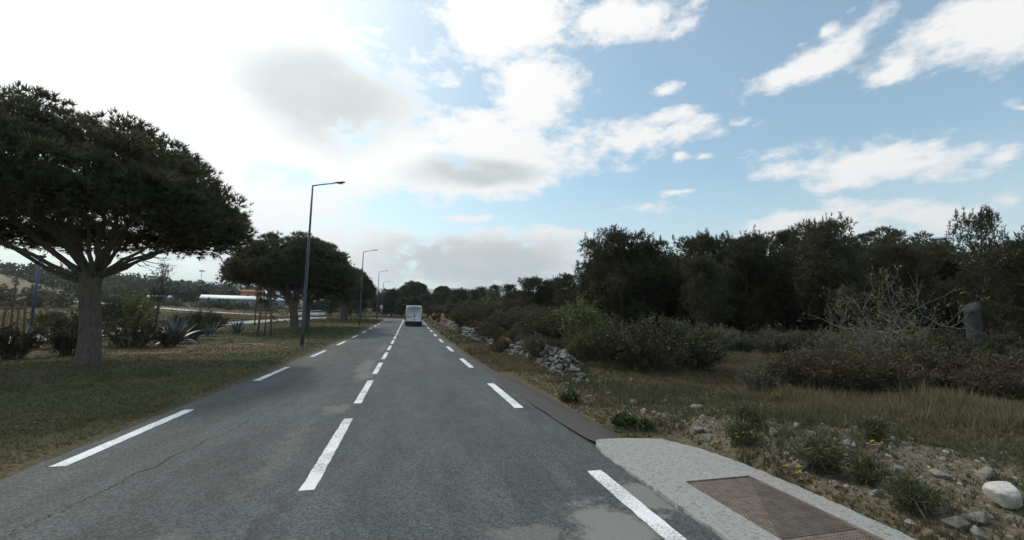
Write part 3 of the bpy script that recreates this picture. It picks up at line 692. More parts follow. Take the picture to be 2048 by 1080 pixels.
# ---------------------------------------------------------------- pines of the wood on the right
WK = [wood_pine(101, 7.6, 5.4, 34, bare=.12, tone=.8), wood_pine(102, 7.0, 4.6, bare=.18, top=1.3, tone=.85), wood_pine(103, 7.4, 5.0, bare=.24, tone=.95), wood_pine(104, 6.6, 5.6, bare=.1, dense=1.15, tone=.8), wood_pine(105, 7.8, 4.4, 22, 5, bare=.1, shoots=1.6, dense=.8)]
round_kit = umbrella_pine(61, 3.6, 5.2, 5.0, 9.6, (0, 0), 300, 24, 6, .3, .06, .28, 12, (0, 0), 20, 3.0)
def hgt(k): return (7.6, 7.0, 7.4, 6.6, 7.8)[k]
WOOD = [  # kit, x, y, height, width factor, label
 (0, 14.9, 28.0, 7.5, 1.0, 'tall dark pine at the left end of the right-hand wood'),
 (3, 14.4, 31.0, 5.4, .8, 'lower pine leaning out left of the tall end pine'),
 (1, 17.4, 28.6, 7.0, .95, 'pine with finger-like top just right of the tall end pine'),
 (1, 19.2, 24.4, 6.7, 1.0, 'pine with several pointed shoots right of the big bush'),
 (3, 23.6, 25.4, 7.0, .85, 'pine with a small round head in the middle of the wood'),
 (0, 27.9, 26.0, 7.9, .95, 'broad-headed pine left of the tallest front pine'),
 (2, 24.9, 20.3, 7.4, .82, 'tallest front pine of the wood with a bare grey lower trunk'),
 (2, 16.9, 21.3, 4.9, .8, 'small front pine with a pale slim trunk behind the big bush'),
 (3, 37.5, 23.2, 6.7, 1.0, 'bushy pine between the round-headed pine and the slender one'),
 (4, 31.6, 16.6, 7.6, .62, 'slender open pine with airy shoots near the right edge'),
 (3, 30.2, 13.6, 5.6, 1.05, 'dense low pine at the right edge of the wood'),
 (1, 34.5, 12.5, 5.8, 1.0, 'dense pine at the far right beside the edge pine'),
 (0, 30.6, 20.6, 6.2, .9, 'mid-green bushy pine behind the bare thorny shrub'),
]
TONE = None
for i, (k, x, y, h_, wf, lb) in enumerate(WOOD):
    plant_out('wood_pine', WK[k], x, y, i*1.9+.4, (wf*h_/hgt(k)*1.06, wf*h_/hgt(k)*1.06, h_/hgt(k)), label=lb, cat='pine tree', group='pines of the right-hand wood')
plant_out('round_headed_pine', round_kit, 41.8, 28.6, .3, .98, label='broad round-headed pine standing above the wood on the right', cat='pine tree', group='pines of the right-hand wood')
rng = np.random.RandomState(77); n = 0
for (x0, y0, x1, y1, cnt, hh) in [(16, 33, 60, 30, 15, 6.6), (20, 40, 66, 38, 12, 7.2), (22, 29.5, 46, 24, 8, 5.6), (39, 19, 48, 8, 7, 6.0)]:
    for q in range(cnt):
        t = (q+.5)/cnt; x = x0+(x1-x0)*t+rng.randn()*.6; y = y0+(y1-y0)*t+rng.randn()*.8; k = rng.randint(0, 4); h_ = hh*(.86+.22*rng.rand()); n += 1
        plant_out('wood_pine', WK[k], x, y, rng.rand()*6.3, (h_/hgt(k)*1.1, h_/hgt(k)*1.1, h_/hgt(k)), label='dark pine standing behind the front trees of the right-hand wood', cat='pine tree', group='pines deeper in the right-hand wood')
# middle distance above the bank and behind the bend
MID = [(0, 16.2, 68, 4.3, 'small pointed pine alone on the bank skyline'), (3, 17.6, 59.5, 5.0, 'rounded pine left of the paired dark pines above the bank'), (3, 20.0, 57.5, 4.6, 'dark pine between the two rounded pines above the bank'), (0, 19.9, 51.0, 5.4, 'dark pine next to the right-hand wood above the bank'), (3, 21.5, 46, 5.2, 'low dark pine filling the gap left of the tall end pine')]
for i, (k, x, y, h_, lb) in enumerate(MID): plant_out('wood_pine', WK[k], x, y, i*2.2, (h_/hgt(k)*1.15,)*2+(h_/hgt(k),), label=lb, cat='pine tree', group='pines above the bank')
plant_out('umbrella_pine', p3, 1.0, 123, 1.0, (1.02, 1.02, 1.18), label='tall umbrella pine rising behind the white van', cat='pine tree', group='pines behind the bend')
plant_out('umbrella_pine', p3, 9.9, 128, 3.0, (.7, .7, .86), label='smaller round pine right of the tall one behind the van', cat='pine tree', group='pines behind the bend')
rng = np.random.RandomState(5)
for (x, y, h_) in [(-4.5, 118, 7.0), (-8.5, 121, 5.6), (4.6, 113, 6.0), (-1.8, 113, 5.0), (13.5, 119, 5.6), (-12.5, 118, 5.0), (-16, 124, 5.2), (-20.5, 122, 5.6), (7.6, 106, 4.6), (17, 112, 5.2), (-25, 126, 5.6), (21, 122, 6), (26, 130, 6.4), (-6.2, 115, 4.2), (11, 109, 4.0), (1.6, 116, 5.4)]:
    k = rng.randint(0, 4); plant_out('roadside_pine', WK[k], x, y, rng.rand()*6.3, (h_/hgt(k)*1.3,)*2+(h_/hgt(k),), label='dark pine in the belt of trees behind the road bend', cat='pine tree', group='tree belt behind the bend')

# ---------------------------------------------------------------- shrubs
OAK = ((.042, .047, .024), (.088, .09, .042)); BROOM = ((.056, .05, .029), (.105, .085, .046)); GREY = ((.085, .09, .062), (.15, .155, .105)); RED = ((.085, .045, .028), (.16, .085, .045)); LIME = ((.075, .088, .03), (.14, .155, .05))
SK = dict(oak=shrub(1, 1.5, 2.6, 70, 6500, .075, .05, *OAK), oak2=shrub(2, 1.2, 2.0, 60, 5200, .07, .045, *OAK, spiky=1), broom=shrub(3, 1.0, 1.8, 110, 5200, .12, .02, *BROOM, lean=.3, spiky=1), broom2=shrub(4, .8, 1.7, 110, 4800, .11, .02, *BROOM, lean=.4),
          grey=shrub(5, .9, 1.3, 60, 2600, .09, .022, *GREY, lean=.25, spiky=1), red=shrub(6, .8, 1.3, 50, 2400, .07, .03, *RED), lime=shrub(7, 1.4, 1.6, 36, 2400, .08, .05, *LIME, spiky=1), dark=shrub(8, 1.2, 1.7, 60, 5000, .075, .04, (.030, .034, .022), (.062, .062, .036)))
plant_out('kermes_bush', SK['oak'], 7.3, 11.4, .5, (1.15, 1.0, 1.08), label='big rounded green bush standing on the verge before the pine wood', cat='bush')
plant_out('kermes_bush', SK['oak2'], 8.6, 11.6, 2.0, (1.0, .9, .85), label='low bush at the right foot of the big rounded bush', cat='bush')
plant_out('kermes_bush', SK['oak2'], 6.3, 12.6, 4.0, (1.0, 1.0, 1.15), label='spiky bush left of the big rounded bush', cat='bush')
plant_out('lime_bush', SK['lime'], 6.4, 15.0, 0, (1.2, 1.2, 1.45), label='taller yellow-green sapling bush above the near end of the wall', cat='bush')
rng = np.random.RandomState(12); kinds = ['oak', 'oak2', 'dark', 'broom', 'grey', 'red', 'lime', 'broom2', 'dark', 'oak2', 'broom']
names = dict(oak='kermes_bush', oak2='kermes_bush', dark='dark_bush', broom='broom_bush', broom2='broom_bush', grey='grey_shrub', red='russet_shrub', lime='lime_bush')
desc = dict(oak='rounded green bush', oak2='spiky green bush', dark='dark low bush', broom='brownish broom bush', broom2='brownish broom bush', grey='grey-green shrub', red='russet-leaved shrub', lime='yellow-green bush')
cnt = 0
for y in np.concatenate([np.arange(13.5, 30, 1.25), np.arange(30, 62, 2.0), np.arange(62, 104, 3.6)]):
    for x in ((5.5, 7.6, 10.2) if y < 40 else (5.6, 8.2, 11.5, 15.5)):
        if y > 80: x += (y-80)*.02
        k = kinds[rng.randint(len(kinds))]
        if x < 6 and rng.rand() < .45: k = ('red', 'broom2', 'grey')[rng.randint(3)]
        xx = x+rng.randn()*.5; yy_ = y+rng.randn()*.5; s = (.78+.5*rng.rand())*(1 if y < 40 else 1.3)*(.7 if x < 6 else 1)
        if 14 < y < 28 and x > 9.5 and rng.rand() < .5: continue
        plant_out(names[k], SK[k], xx, yy_, rng.rand()*6.3, (s*1.1, s*1.1, s), label=desc[k]+' in the scrub on the bank above the drystone wall', cat='bush', group='scrub on the bank: '+desc[k])
# right foreground scrub
FG = [('broom', 9.3, 8.0, 1.0), ('broom2', 10.6, 7.6, 1.1), ('broom', 12.2, 8.2, 1.05), ('oak2', 13.6, 9.0, .95), ('broom2', 13.2, 7.2, 1.15), ('dark', 15.2, 8.4, 1.0), ('broom2', 15.4, 6.9, 1.1), ('broom', 11.4, 9.6, .95), ('oak2', 16.8, 10.2, 1.0), ('broom', 17.6, 8.0, 1.1), ('dark', 18.8, 9.4, 1.1), ('grey', 8.3, 8.6, .75), ('broom2', 12.0, 6.3, .8), ('dark', 13.8, 5.9, .85)]
ORD = ['leftmost', 'second', 'third', 'fourth', 'fifth', 'sixth', 'seventh', 'eighth', 'ninth']; seen = {}
for i, (k, x, y, s) in enumerate(sorted(FG, key=lambda q: math.atan2(q[1], q[2]))):
    n_ = seen.get(desc[k], 0); seen[desc[k]] = n_+1; w_ = ORD[n_]+' '+desc[k]+(' from the left' if n_ else '')
    plant_out(names[k], SK[k], x, y, i*1.7, (s*1.15, s*1.15, s), label=w_+' in the foreground scrub below the thorny shrub', cat='bush', group='foreground scrub on the right')
for i in range(26):
    t = i/25; x = 12.5+t*11+rng.randn()*.5; y = 16.6-1.6*t+rng.randn()*.5
    plant_out('grey_shrub', SK['grey'], x, y, i*1.3, (.8+.4*rng.rand())*np.array([1, 1, 1]), label='tall grey-green weed clump along the edge of the pine wood', cat='weed', group='weeds along the wood edge')
# bare thorny shrub with a few green leaves
def thorn(seed):
    rng = np.random.RandomState(seed); st = MB(); tips = []
    def grow(p, d, L, r, lv):
        n_ = 5; P = [p]
        for _ in range(n_-1): d = unit(d+rng.randn(3)*.22+np.array([0, 0, .03])); P.append(P[-1]+d*L/(n_-1))
        st.tube(np.array(P), np.linspace(r, r*.55, n_), 4, False)
        if lv == 0: tips.append((P[-1], d)); return
        for _ in range(4 if lv > 1 else 5):
            i_ = rng.randint(1, n_); grow(P[i_], unit(d*.7+rng.randn(3)*np.array([.75, .75, .55])), L*(.5+.3*rng.rand()), r*.55, lv-1)
    for q in range(9):
        a = q*2.4+rng.rand(); grow(np.array([math.cos(a)*.15, math.sin(a)*.15, -.05]), unit(np.array([math.cos(a)*.9, math.sin(a)*.9, .75+.7*rng.rand()])), 1.25+.5*rng.rand(), .024, 3)
    k_ = [t_ for t_ in tips if rng.rand() < .16+.25*(t_[0][0] < -.3)]
    Cn = np.concatenate([np.array([t_[0]])+rng.randn(7, 3)*.07 for t_ in k_]); V, Q = leaf_quads(Cn, unit(rng.randn(len(Cn), 3)+np.array([0, 0, .5])), .085, .05, rng)
    lf = MB(); lf.add(V, Q, None, np.repeat(lerp(C_(*LIME[0]), C_(*LIME[1]), rng.rand(len(Cn))), 4, 0))
    return [('branches', st.mesh('thorn_branches'), M['deadwood']), ('foliage', lf.mesh('thorn_leaves'), M['leaves'])]
dead = thorn(41)
plant_out('thorny_shrub', dead, 16.9, 11.7, .4, (.92, .92, 1.4), label='bare twiggy grey thorn shrub with sparse green leaves before the wood', cat='bush')
mb = MB(); mb.tube([(0, 0, -.1), (.02, 0, .5), (.0, 0, .9), (.05, .02, 1.3), (.03, .01, 1.7), (.09, .02, 2.05), (.09, .02, 2.25)], [.3, .26, .25, .24, .26, .25, .27], 18)
V_ = mb.V[0]; a_ = np.arctan2(V_[:, 1], V_[:, 0]); rr_ = 1+.16*(fbm(a_*2.2+9, V_[:, 2]*1.1, .6)-.5)*2; V_[:, 0] *= rr_; V_[:, 1] *= rr_; V_[V_[:, 2] > 2.2, 2] += .22*V_[V_[:, 2] > 2.2, 0]/.27
obj('tree_stump', mb.mesh('tree_stump', True), M['stump'], None, (23.4, 12.9, gz(23.4, 12.9)), label='thick grey cut-off tree stump right of the bare thorny shrub', cat='stump')
# shrubs and agaves on the lawn
LS = [('dark_bush', 'dark', -13.9, 19.2, .95, 'low dark bush at the left edge of the lawn'), ('dark_bush', 'dark', -13.2, 20.9, .95, 'dark spreading bush left of the big pine trunk'), ('grey_twiggy_bush', 'oak2', -15.6, 24.6, 1.3, 'loose brownish bush behind the dark bush left of the trunk'),
      ('tall_bush', 'oak2', -13.0, 24.4, 1.25, 'tall bush right behind the big pine trunk'), ('small_dark_bush', 'dark', -11.4, 24.3, .7, 'small dark bush at the foot of the tall bush'), ('heath_bush', 'dark', -12.8, 29.6, .85, 'dark bush in front of the middle agaves'), ('heath_bush', 'broom', -15.4, 37.5, 1.7, 'wide brown bush behind the agaves'), ('heath_bush', 'oak2', -17.6, 38.8, 1.1, 'olive bush behind the wide brown bush'),
      ('field_bush', 'lime', -26.5, 50, 2.2, 'fresh green bush beyond the path'), ('field_bush', 'oak', -28.5, 49.5, 1.7, 'dark green bush beyond the path'), ('field_bush', 'broom', -30, 45, 1.3, 'straw-coloured bush beyond the path')]
for i, (nm, k, x, y, s, lb) in enumerate(LS): plant_out(nm, SK[k], x, y, i*2.1, s, label=lb, cat='bush')
def agave_leaf(L, w, curl):
    t = np.linspace(0, 1, 9); V = []
    for q in t:
        ww = w*(1-q)**.55*(.55+1.5*q*(1-q)+.25*math.sin(q*math.pi)); zc = L*math.sin(q*1.0*curl)/curl if curl > .05 else L*q; xc = L*(1-math.cos(q*curl))/max(curl, .05)
        for f, dz_ in ((-1, .0), (-.5, -.25), (0, -.34), (.5, -.25), (1, 0), (.5, -.6), (0, -.8), (-.5, -.6)): V.append((xc-dz_*ww*.55, f*ww, zc))
    i = np.arange(8)[:, None]*8; j = np.arange(8)[None]; return mesh('agave_leaf', np.array(V), np.stack([i+j, i+(j+1) % 8, i+8+(j+1) % 8, i+8+j], -1).reshape(-1, 4), None, True)
AL = [agave_leaf(1.15, .085, .35), agave_leaf(1.25, .09, .9), agave_leaf(1.1, .08, 1.6)]
def agave(x, y, s, seed, label, dry=0):
    r = np.random.RandomState(seed); e = empty('agave', (x, y, gz(x, y)), r.rand()*6, s, label=label, cat='agave', group='agaves on the lawn')
    for q in range(26):
        f = q/25; a = q*2.39996; tilt = .12+1.25*f**1.2+r.randn()*.06; k = 0 if f < .45 else (1 if f < .8 else 2)
        obj('leaf', AL[k], M['agave'], e, (math.cos(a)*.07, math.sin(a)*.07, .03), (0, tilt*.85, 0), .8+.3*r.rand()).rotation_euler = Matrix.Rotation(a, 3, 'Z').to_4x4().to_euler() if False else (Matrix.Rotation(a, 3, 'Z')@Matrix.Rotation(tilt*.85, 3, 'Y')).to_euler()
agave(-12.6, 36.2, 1.1, 1, 'upright blue-grey agave left of the nearest staked sapling')
agave(-13.4, 33.6, .95, 2, 'pale blue agave between the brown bush and the upright agave')
agave(-14.9, 32.2, 1.0, 3, 'agave with drooping dark leaves left of the middle bush')
agave(-12.2, 26.6, 1.45, 4, 'large grey agave right of the big pine trunk')
# ---------------------------------------------------------------- drystone wall and loose rocks
def rock(seed, n_=16, flat=.75, ang=.35):
    """angular stone: convex hull of points on an uneven ellipsoid, edges knocked off"""
    rng = np.random.RandomState(seed); P_ = unit(rng.randn(n_, 3))*(.36+.16*rng.rand(n_, 1)); P_[:, 2] *= flat
    bm = bmesh.new(); vs_ = [bm.verts.new(p_) for p_ in P_]; r_ = bmesh.ops.convex_hull(bm, input=vs_)
    bmesh.ops.delete(bm, geom=[v_ for v_ in bm.verts if not v_.link_faces], context='VERTS')
    bmesh.ops.bevel(bm, geom=bm.edges[:], offset=.022, segments=1, affect='EDGES', clamp_overlap=True)
    bmesh.ops.triangulate(bm, faces=bm.faces[:])
    me = bpy.data.meshes.new('rock'); bm.to_mesh(me); bm.free(); return me
RK = [rock(s, 11+s % 5, .6+.1*(s % 4)) for s in range(10)]
for i, me_ in enumerate(RK): me_.materials.append(M['limestone'])
RKP = [m_.copy() for m_ in RK]
for m_ in RKP: m_.materials.clear(); m_.materials.append(M['palestone'])
rng = np.random.RandomState(21)
wall = empty('drystone_wall', (4.6, 11, 0), label='tumbledown grey limestone drystone wall holding the bank beside the road', cat='wall')
y = 10.6; cnt = 0; far_st = MB()
while y < 62:
    near = y < 22; big_ = (.24 if near else .3)*(1 if y < 40 else 1.25)
    # where the wall still stands high, where it has slumped
    hgt_ = .12+.58*sstep(.22, .55, fbm(y, 4.2, 3.0, 2))*sstep(10.2, 13.5, y)*sstep(70, 56, y)
    wx = 4.62+.12*math.sin(y*.5)+.1*(fbm(y, 1, 2)-.5)
    z = gz(3.9, y)+.06; lv = 0
    while z < gz(3.9, y)+hgt_ and cnt < 900:
        s = big_*(.6+.9*rng.rand()**1.4)
        lo_ = (wx-4.6+.10*lv+rng.randn()*.07, y-11+rng.randn()*.08, z); ro_ = (rng.randn()*.35, rng.randn()*.35, rng.rand()*6.3); sc_ = (s*1.1, s*1.4, s*1.05); q_ = rng.randint(10)
        if cnt < 298: obj('stone', RK[q_], None, wall, lo_, ro_, sc_)
        else:
            V_ = np.array([v_.co[:] for v_ in RK[q_].vertices])*np.array(sc_); V_ = V_@np.array(Matrix.Rotation(ro_[2], 3, 'Z')).T+np.array(lo_)
            far_st.add(V_, None, [p_.vertices[:] for p_ in RK[q_].polygons])
        cnt += 1
        z += s*.56; lv += 1
    y += big_*(.82+.3*rng.rand())
if far_st.n: obj('far_stones', far_st.mesh('far_stones'), M['limestone'], wall, kind='stuff')
ROCKS = [(5.44, 9.51), (4.92, 9.05), (4.57, 9.15), (5.39, 8.23), (5.38, 7.16), (4.82, 6.23), (4.69, 8.21), (4.22, 7.08), (4.35, 5.72), (4.27, 5.46), (4.76, 5.39), (4.65, 5.03), (4.96, 4.98), (5.41, 4.39), (5.29, 4.25), (4.4, 4.05), (5.23, 3.85), (5.35, 3.71), (5.67, 3.53), (6.14, 3.41), (4.34, 3.58), (4.48, 3.33), (4.73, 2.93), (4.71, 2.73), (5.05, 2.64), (4.49, 2.69), (4.49, 2.56), (7.66, 7.69), (4.02, 8.98), (4.76, 3.15), (5.49, 5.06), (4.17, 10.94)]
RS = [.26, .2, .2, .22, .24, .17, .2, .18, .2, .18, .24, .3, .22, .2, .17, .24, .16, .18, .2, .24, .14, .16, .13, .22, .13, .22, .18, .2, .14, .16, .2, .22]
RL = {3: 'pale rock on the verge straight below the big rounded bush', 4: 'bright angular rock right of the pale rock below the bush', 10: 'flat bluish slab of rock among the weeds by the apron', 19: 'pale flat rock up the slope left of the big white boulder'}
for i, ((x, y), s) in enumerate(zip(ROCKS, RS)):
    far = y > 7.5
    lb = RL.get(i) or ('small grey limestone rock lying loose below the near end of the wall' if far else ('small pale rock half buried in the grass beside the concrete apron' if y > 4.6 else 'small pale rock half buried in the stony slope by the trench cover'))
    gr = None if i in RL else ('loose rocks below the wall' if far else ('loose rocks by the apron' if y > 4.6 else 'loose rocks on the slope'))
    s *= 1.05; obj('rock', (RKP if y < 8.6 else RK)[i % 10], None, None, (x, y, gz(x, y)+s*.12), (rng.randn()*.3, rng.randn()*.3, rng.rand()*6.3), (s*1.15, s, s), label=lb, cat='rock', group=gr)
def boulder(seed):
    rng = np.random.RandomState(seed); bm = bmesh.new(); bmesh.ops.create_icosphere(bm, subdivisions=4, radius=.5); V = np.array([v_.co[:] for v_ in bm.verts])
    for _ in range(13): nrm = unit(rng.randn(3)); d = .5*(.55+.3*rng.rand()); k = np.maximum(0, V@nrm-d); V -= k[:, None]*nrm[None]*.9
    V *= (1+.10*(fbm(V[:, 0]*3+V[:, 2]*2.1, V[:, 1]*3-V[:, 2]*1.7, .5, 4)-.5))[:, None]
    for v_, c in zip(bm.verts, V): v_.co = c
    me = bpy.data.meshes.new('boulder'); bm.to_mesh(me); bm.free(); return me
wr = boulder(91); obj('boulder', wr, M['whitestone'], None, (5.36, 2.86, gz(5.36, 2.86)+.11), (.2, .15, .6), (.33, .27, .28), label='bright white boulder at the lower right edge', cat='rock')
# small stones lying in the bare soil, too many to count
mb = MB(); r = np.random.RandomState(9); k = 0
base = np.array([(1, 0, -.2), (.3, .9, -.2), (-.8, .6, -.2), (-.9, -.5, -.2), (.2, -.95, -.2), (.1, .05, .7), (.5, -.3, .5)], float)
T7 = [(0, 1, 5), (1, 2, 5), (2, 3, 5), (3, 4, 6), (4, 0, 6), (0, 5, 6), (3, 6, 5)]
while k < 1500:
    x = 3.9+3.4*r.rand()**1.3 if k % 3 else 3.2+3*r.rand(); y = 1.9+(5.5*r.rand() if k % 3 else 11*r.rand())
    if x < 4.25 and y < 6.2: k += 1; continue
    if x < 3.35: k += 1; continue
    if fbm(x+2, y+8, 1.3, 3) < .40 and r.rand() < .8: k += 1; continue
    s = .012+.035*r.rand()**3; a = r.rand()*6.3; c_, s_ = math.cos(a), math.sin(a); V = base*s*(.7+.6*r.rand(7, 1)); V = np.stack([V[:, 0]*c_-V[:, 1]*s_, V[:, 0]*s_+V[:, 1]*c_, V[:, 2]*.7], 1)
    mb.add(V+np.array([x, y, gz(x, y)+s*.1]), None, T7); k += 1
obj('scree', mb.mesh('scree'), M['palestone'], kind='stuff', label='small pale stones strewn over the bare soil of the verge')

# ---------------------------------------------------------------- grass
def scatter(n, az0, az1, r0, r1, seed, pw=1.0):
    r = np.random.RandomState(seed); a = np.radians(az0+(az1-az0)*r.rand(n)); d = np.exp(np.log(r0)+(np.log(r1)-np.log(r0))*r.rand(n)**pw)
    return np.sin(a)*d, np.cos(a)*d, d, r
def grass(name, X, Y, h, w, nb, colr, r, spread=.42, label=None, lift=-.01):
    Z = terrain(X, Y)+lift; P = np.stack([X, Y, Z], 1); D = np.tile([0, 0, 1.0], (len(X), 1))+r.randn(len(X), 3)*.15
    V, T = blades(P, unit(D), nb, h, w, spread, r); obj(name, mesh(name, V, T, np.repeat(colr, nb*3, 0)), M['grass'], kind='stuff', label=label)
# lawn
X, Y, d, r = scatter(90000, -56, -2, 5.2, 75, 1)
k = (X < -4.12+.12*(fbm(X, Y, .6)-.5)) & (path_dist(X, Y) > 2.4) & (road_dist(X, Y) > 3.55) & (X > -30) & ((fbm(X, Y*1.5, 1.1) > .30) | (r.rand(len(X)) < .35)); X, Y, d = X[k], Y[k], d[k]
gc = ground_col(X, Y)*np.array([1.22, 1.32, 1.15]); t = r.rand(len(X)); gc = lerp(gc*.75, gc*1.35, t); gc = lerp(gc, C_(.17, .14, .075), (r.rand(len(X)) > .9)*.6)
hh = (.028+.03*r.rand(len(X)))*(1+.7*sstep(.55, .7, fbm(X, Y, 1.7)))*(1+.012*d)
grass('lawn_grass', X, Y, hh, .0035+.0011*d, 4, gc, r, .6, 'short patchy mown grass of the lawn left of the road')
# rough verge and field on the right
X, Y, d, r = scatter(110000, 8, 84, 2.6, 46, 2)
edge = 2.78+.12*(fbm(X, Y, .6)-.5)
k = (X > edge) & ~((X < 4.17+.10*(fbm(X, Y, .3)-.5)) & (Y < 5.98)) & ~((X < 3.22+.22*(fbm(X, Y, .4)-.5)) & (Y < 17.8) & (Y > 5.6)) & (Y+.25*(X-14) < 27) & (road_dist(X, Y) > 3.55)
bare = fbm(X+2, Y+8, 1.3, 3)*sstep(3.9, 4.5, X)*sstep(7.8, 6.4, X)*sstep(7.5, 5.5, Y)
k &= (r.rand(len(X)) > sstep(.38, .58, bare)*.82); X, Y, d = X[k], Y[k], d[k]
t1 = fbm(X, Y, 1.0, 3); t2 = fbm(X+50, Y, 4, 2)
gc = lerp(C_(.115, .118, .062), C_(.085, .096, .048), t1); gc = lerp(gc, C_(.18, .15, .092), sstep(.44, .62, t2)*.8); gc = lerp(gc, C_(.22, .175, .1), (r.rand(len(X)) > .84)*.8)
straw = sstep(4.9, 4.1, X)*sstep(6.5, 8.5, Y); gc = lerp(gc, C_(.165, .135, .08), straw*.6*(r.rand(len(X)) > .35)); gc = gc*(.75+.5*r.rand(len(X)))[:, None]
hh = (.04+.09*r.rand(len(X))+.24*sstep(.5, .72, t1)*r.rand(len(X)))*(.7+.6*t2)*(.55+.45*sstep(3.2, 5.2, X))*(1+.35*sstep(7, 11, X))
grass('rough_grass', X, Y, hh, .0045+.0010*d, 6, gc, r, .38, 'rough dry grass and weeds of the verge and field on the right')
# road edge right, farther on
X, Y, d, r = scatter(16000, -3, 22, 14, 110, 4); k = (road_dist(X, Y) > 3.6) & (X > 2.7) & (X < 6.5); X, Y, d = X[k], Y[k], d[k]
gc = lerp(C_(.075, .078, .036), C_(.165, .135, .08), sstep(.4, .62, fbm(X, Y, 3, 2)))*(.75+.5*r.rand(len(X)))[:, None]
grass('verge_grass', X, Y, .08+.16*r.rand(len(X)), .004+.0011*d, 5, gc, r, .45, 'strip of straw-coloured grass between road and wall')
# dry field beyond the path and grass inside the bend
X, Y, d, r = scatter(30000, -52, 0, 26, 190, 6); k = ((X < -24.6) | (Y > 60)) & (path_dist(X, Y) > 2.6) & (road_dist(X, Y) > 3.9); X, Y, d = X[k], Y[k], d[k]
gc = lerp(ground_col(X, Y), C_(.2, .165, .1), .35+.3*r.rand(len(X)))*(.75+.5*r.rand(len(X)))[:, None]
grass('field_grass', X, Y, .15+.25*r.rand(len(X)), .004+.0012*d, 5, gc, r, .5, 'dry straw-coloured grass of the field beyond the path')
# weeds and flowers
weed = shrub(51, .16, .3, 26, 900, .06, .035, (.05, .07, .03), (.09, .11, .05), stem_r=.004)
tuftk = shrub(52, .3, .34, 40, 900, .11, .012, (.07, .08, .038), (.13, .135, .07), lean=.3, stem_r=.003, spiky=1)
for i, (x, y, s, k, lb) in enumerate([(3.5, 6.5, 1.2, weed, 'leafy weed at the corner of the tar strip and the apron'), (3.75, 6.3, .9, weed, 'smaller leafy weed right of the one by the apron corner'), (3.4, 8.6, 1.3, weed, 'leafy green weed beside the tar strip'),
        (4.55, 3.95, 1.2, tuftk, 'dark green grass tuft between apron and stony slope'), (4.75, 3.6, .9, tuftk, 'dark green tuft right of the tuft by the apron'), (5.0, 5.5, 1.1, tuftk, 'green tuft above the stony slope'), (4.45, 3.0, 1.0, tuftk, 'green tuft hanging over the edge of the apron'), (6.2, 4.6, 1.0, tuftk, 'green tuft on the slope behind the flat rock'), (4.35, 4.9, .9, tuftk, 'green tuft by the corner of the trench cover')]):
    plant_out('weed', k, x, y, i, s, label=lb, cat='weed')
def flower(x, y, n, key, nm, label, group, hh=.14, seed=0):
    r = np.random.RandomState(seed); e = empty(nm, (x, y, gz(x, y)), 0, 1, label=label, cat='flower', group=group)
    st = MB(); pt = MB()
    for _ in range(n):
        p = r.randn(2)*.05; h_ = hh*(.7+.5*r.rand()); st.tube([(p[0]*.3, p[1]*.3, -.01), (p[0], p[1], h_)], [.002, .0015], 3, False)
        for q in range(6):
            a = q*math.pi/3; c_, s_ = math.cos(a), math.sin(a); L = .014
            pt.add([(p[0], p[1], h_), (p[0]+c_*L-s_*.005, p[1]+s_*L+c_*.005, h_+.004), (p[0]+c_*L*1.2, p[1]+s_*L*1.2, h_+.003), (p[0]+c_*L+s_*.005, p[1]+s_*L-c_*.005, h_+.004)], [(0, 1, 2, 3)])
    obj('stem', st.mesh('stem'), M['twig'], e); obj('petals', pt.mesh('petals'), M[key], e)
for i, (x, y, lb) in enumerate([(4.32, 4.75, 'yellow flowers nearest the corner of the trench cover'), (4.22, 3.95, 'yellow flowers at the edge of the apron'), (5.6, 4.15, 'yellow flowers on the slope behind the rocks'), (7.5, 7.4, 'yellow flowers before the foreground scrub')]): flower(x, y, 9, 'petal', 'yellow_flowers', lb, None, .16, i)
for i, (x, y) in enumerate([(-5.6, 8.2), (-5.45, 8.35), (-5.15, 8.25), (-5.55, 7.95), (-5.35, 7.8)]): flower(x, y, 1, 'daisy', 'daisy', 'tiny white daisy in the lawn near the road edge', 'daisies in the lawn', .06, 10+i)

# ---------------------------------------------------------------- street lamps
mb = MB(); mb.tube([(0, 0, 0), (0, 0, 1.2), (0, 0, 5), (0, 0, 9.0)], [.092, .088, .07, .045], 14); LP_pole = mb.mesh('pole', True)
mb = MB(); mb.rbox(-.16, .16, -.16, .16, 0, .025, .008); LP_base = mb.mesh('base_plate')
mb = MB(); mb.rbox(-.04, .04, -.098, -.06, .45, .85, .006); LP_hatch = mb.mesh('hatch')
mb = MB(); mb.tube([(-.02, 0, 8.97), (.5, 0, 9.1), (1.15, 0, 9.22)], [.038, .034, .03], 10); LP_arm = mb.mesh('arm', True)
def lamp_head():
    V = []; xs = np.linspace(0, 1, 11); k = 14
    for q in xs:
        w_ = .145*(math.sin(min(1, q*1.25+.13)*math.pi*.5))*(1 if q < .8 else 1-((q-.8)/.2)**2*.55); hh_ = .06*(1-.35*q)*(.55 if q in (0, 1) else 1)
        for j in range(k):
            a = 2*math.pi*j/k; V.append((1.1+q*.62, math.cos(a)*w_, 9.235+q*.10+math.sin(a)*hh_*(1 if math.sin(a) > 0 else .45)))
    i = np.arange(10)[:, None]*k; j = np.arange(k)[None]; Q = np.stack([i+j, i+(j+1) % k, i+k+(j+1) % k, i+k+j], -1).reshape(-1, 4)
    me_ = MB(); me_.add(np.array(V), Q); me_.add(np.array(V[:k]+[V[0]]), None, [(0, j_+1, j_) for j_ in range(1, k-1)]); me_.add(np.array(V[-k:]), None, [(0, j_, j_+1) for j_ in range(1, k-1)])
    return me_.mesh('lamp_head', True)
LP_head = lamp_head(); mb = MB(); mb.rbox(1.3, 1.6, -.09, .09, 9.225, 9.245, .004); LP_glass = mb.mesh('lens')
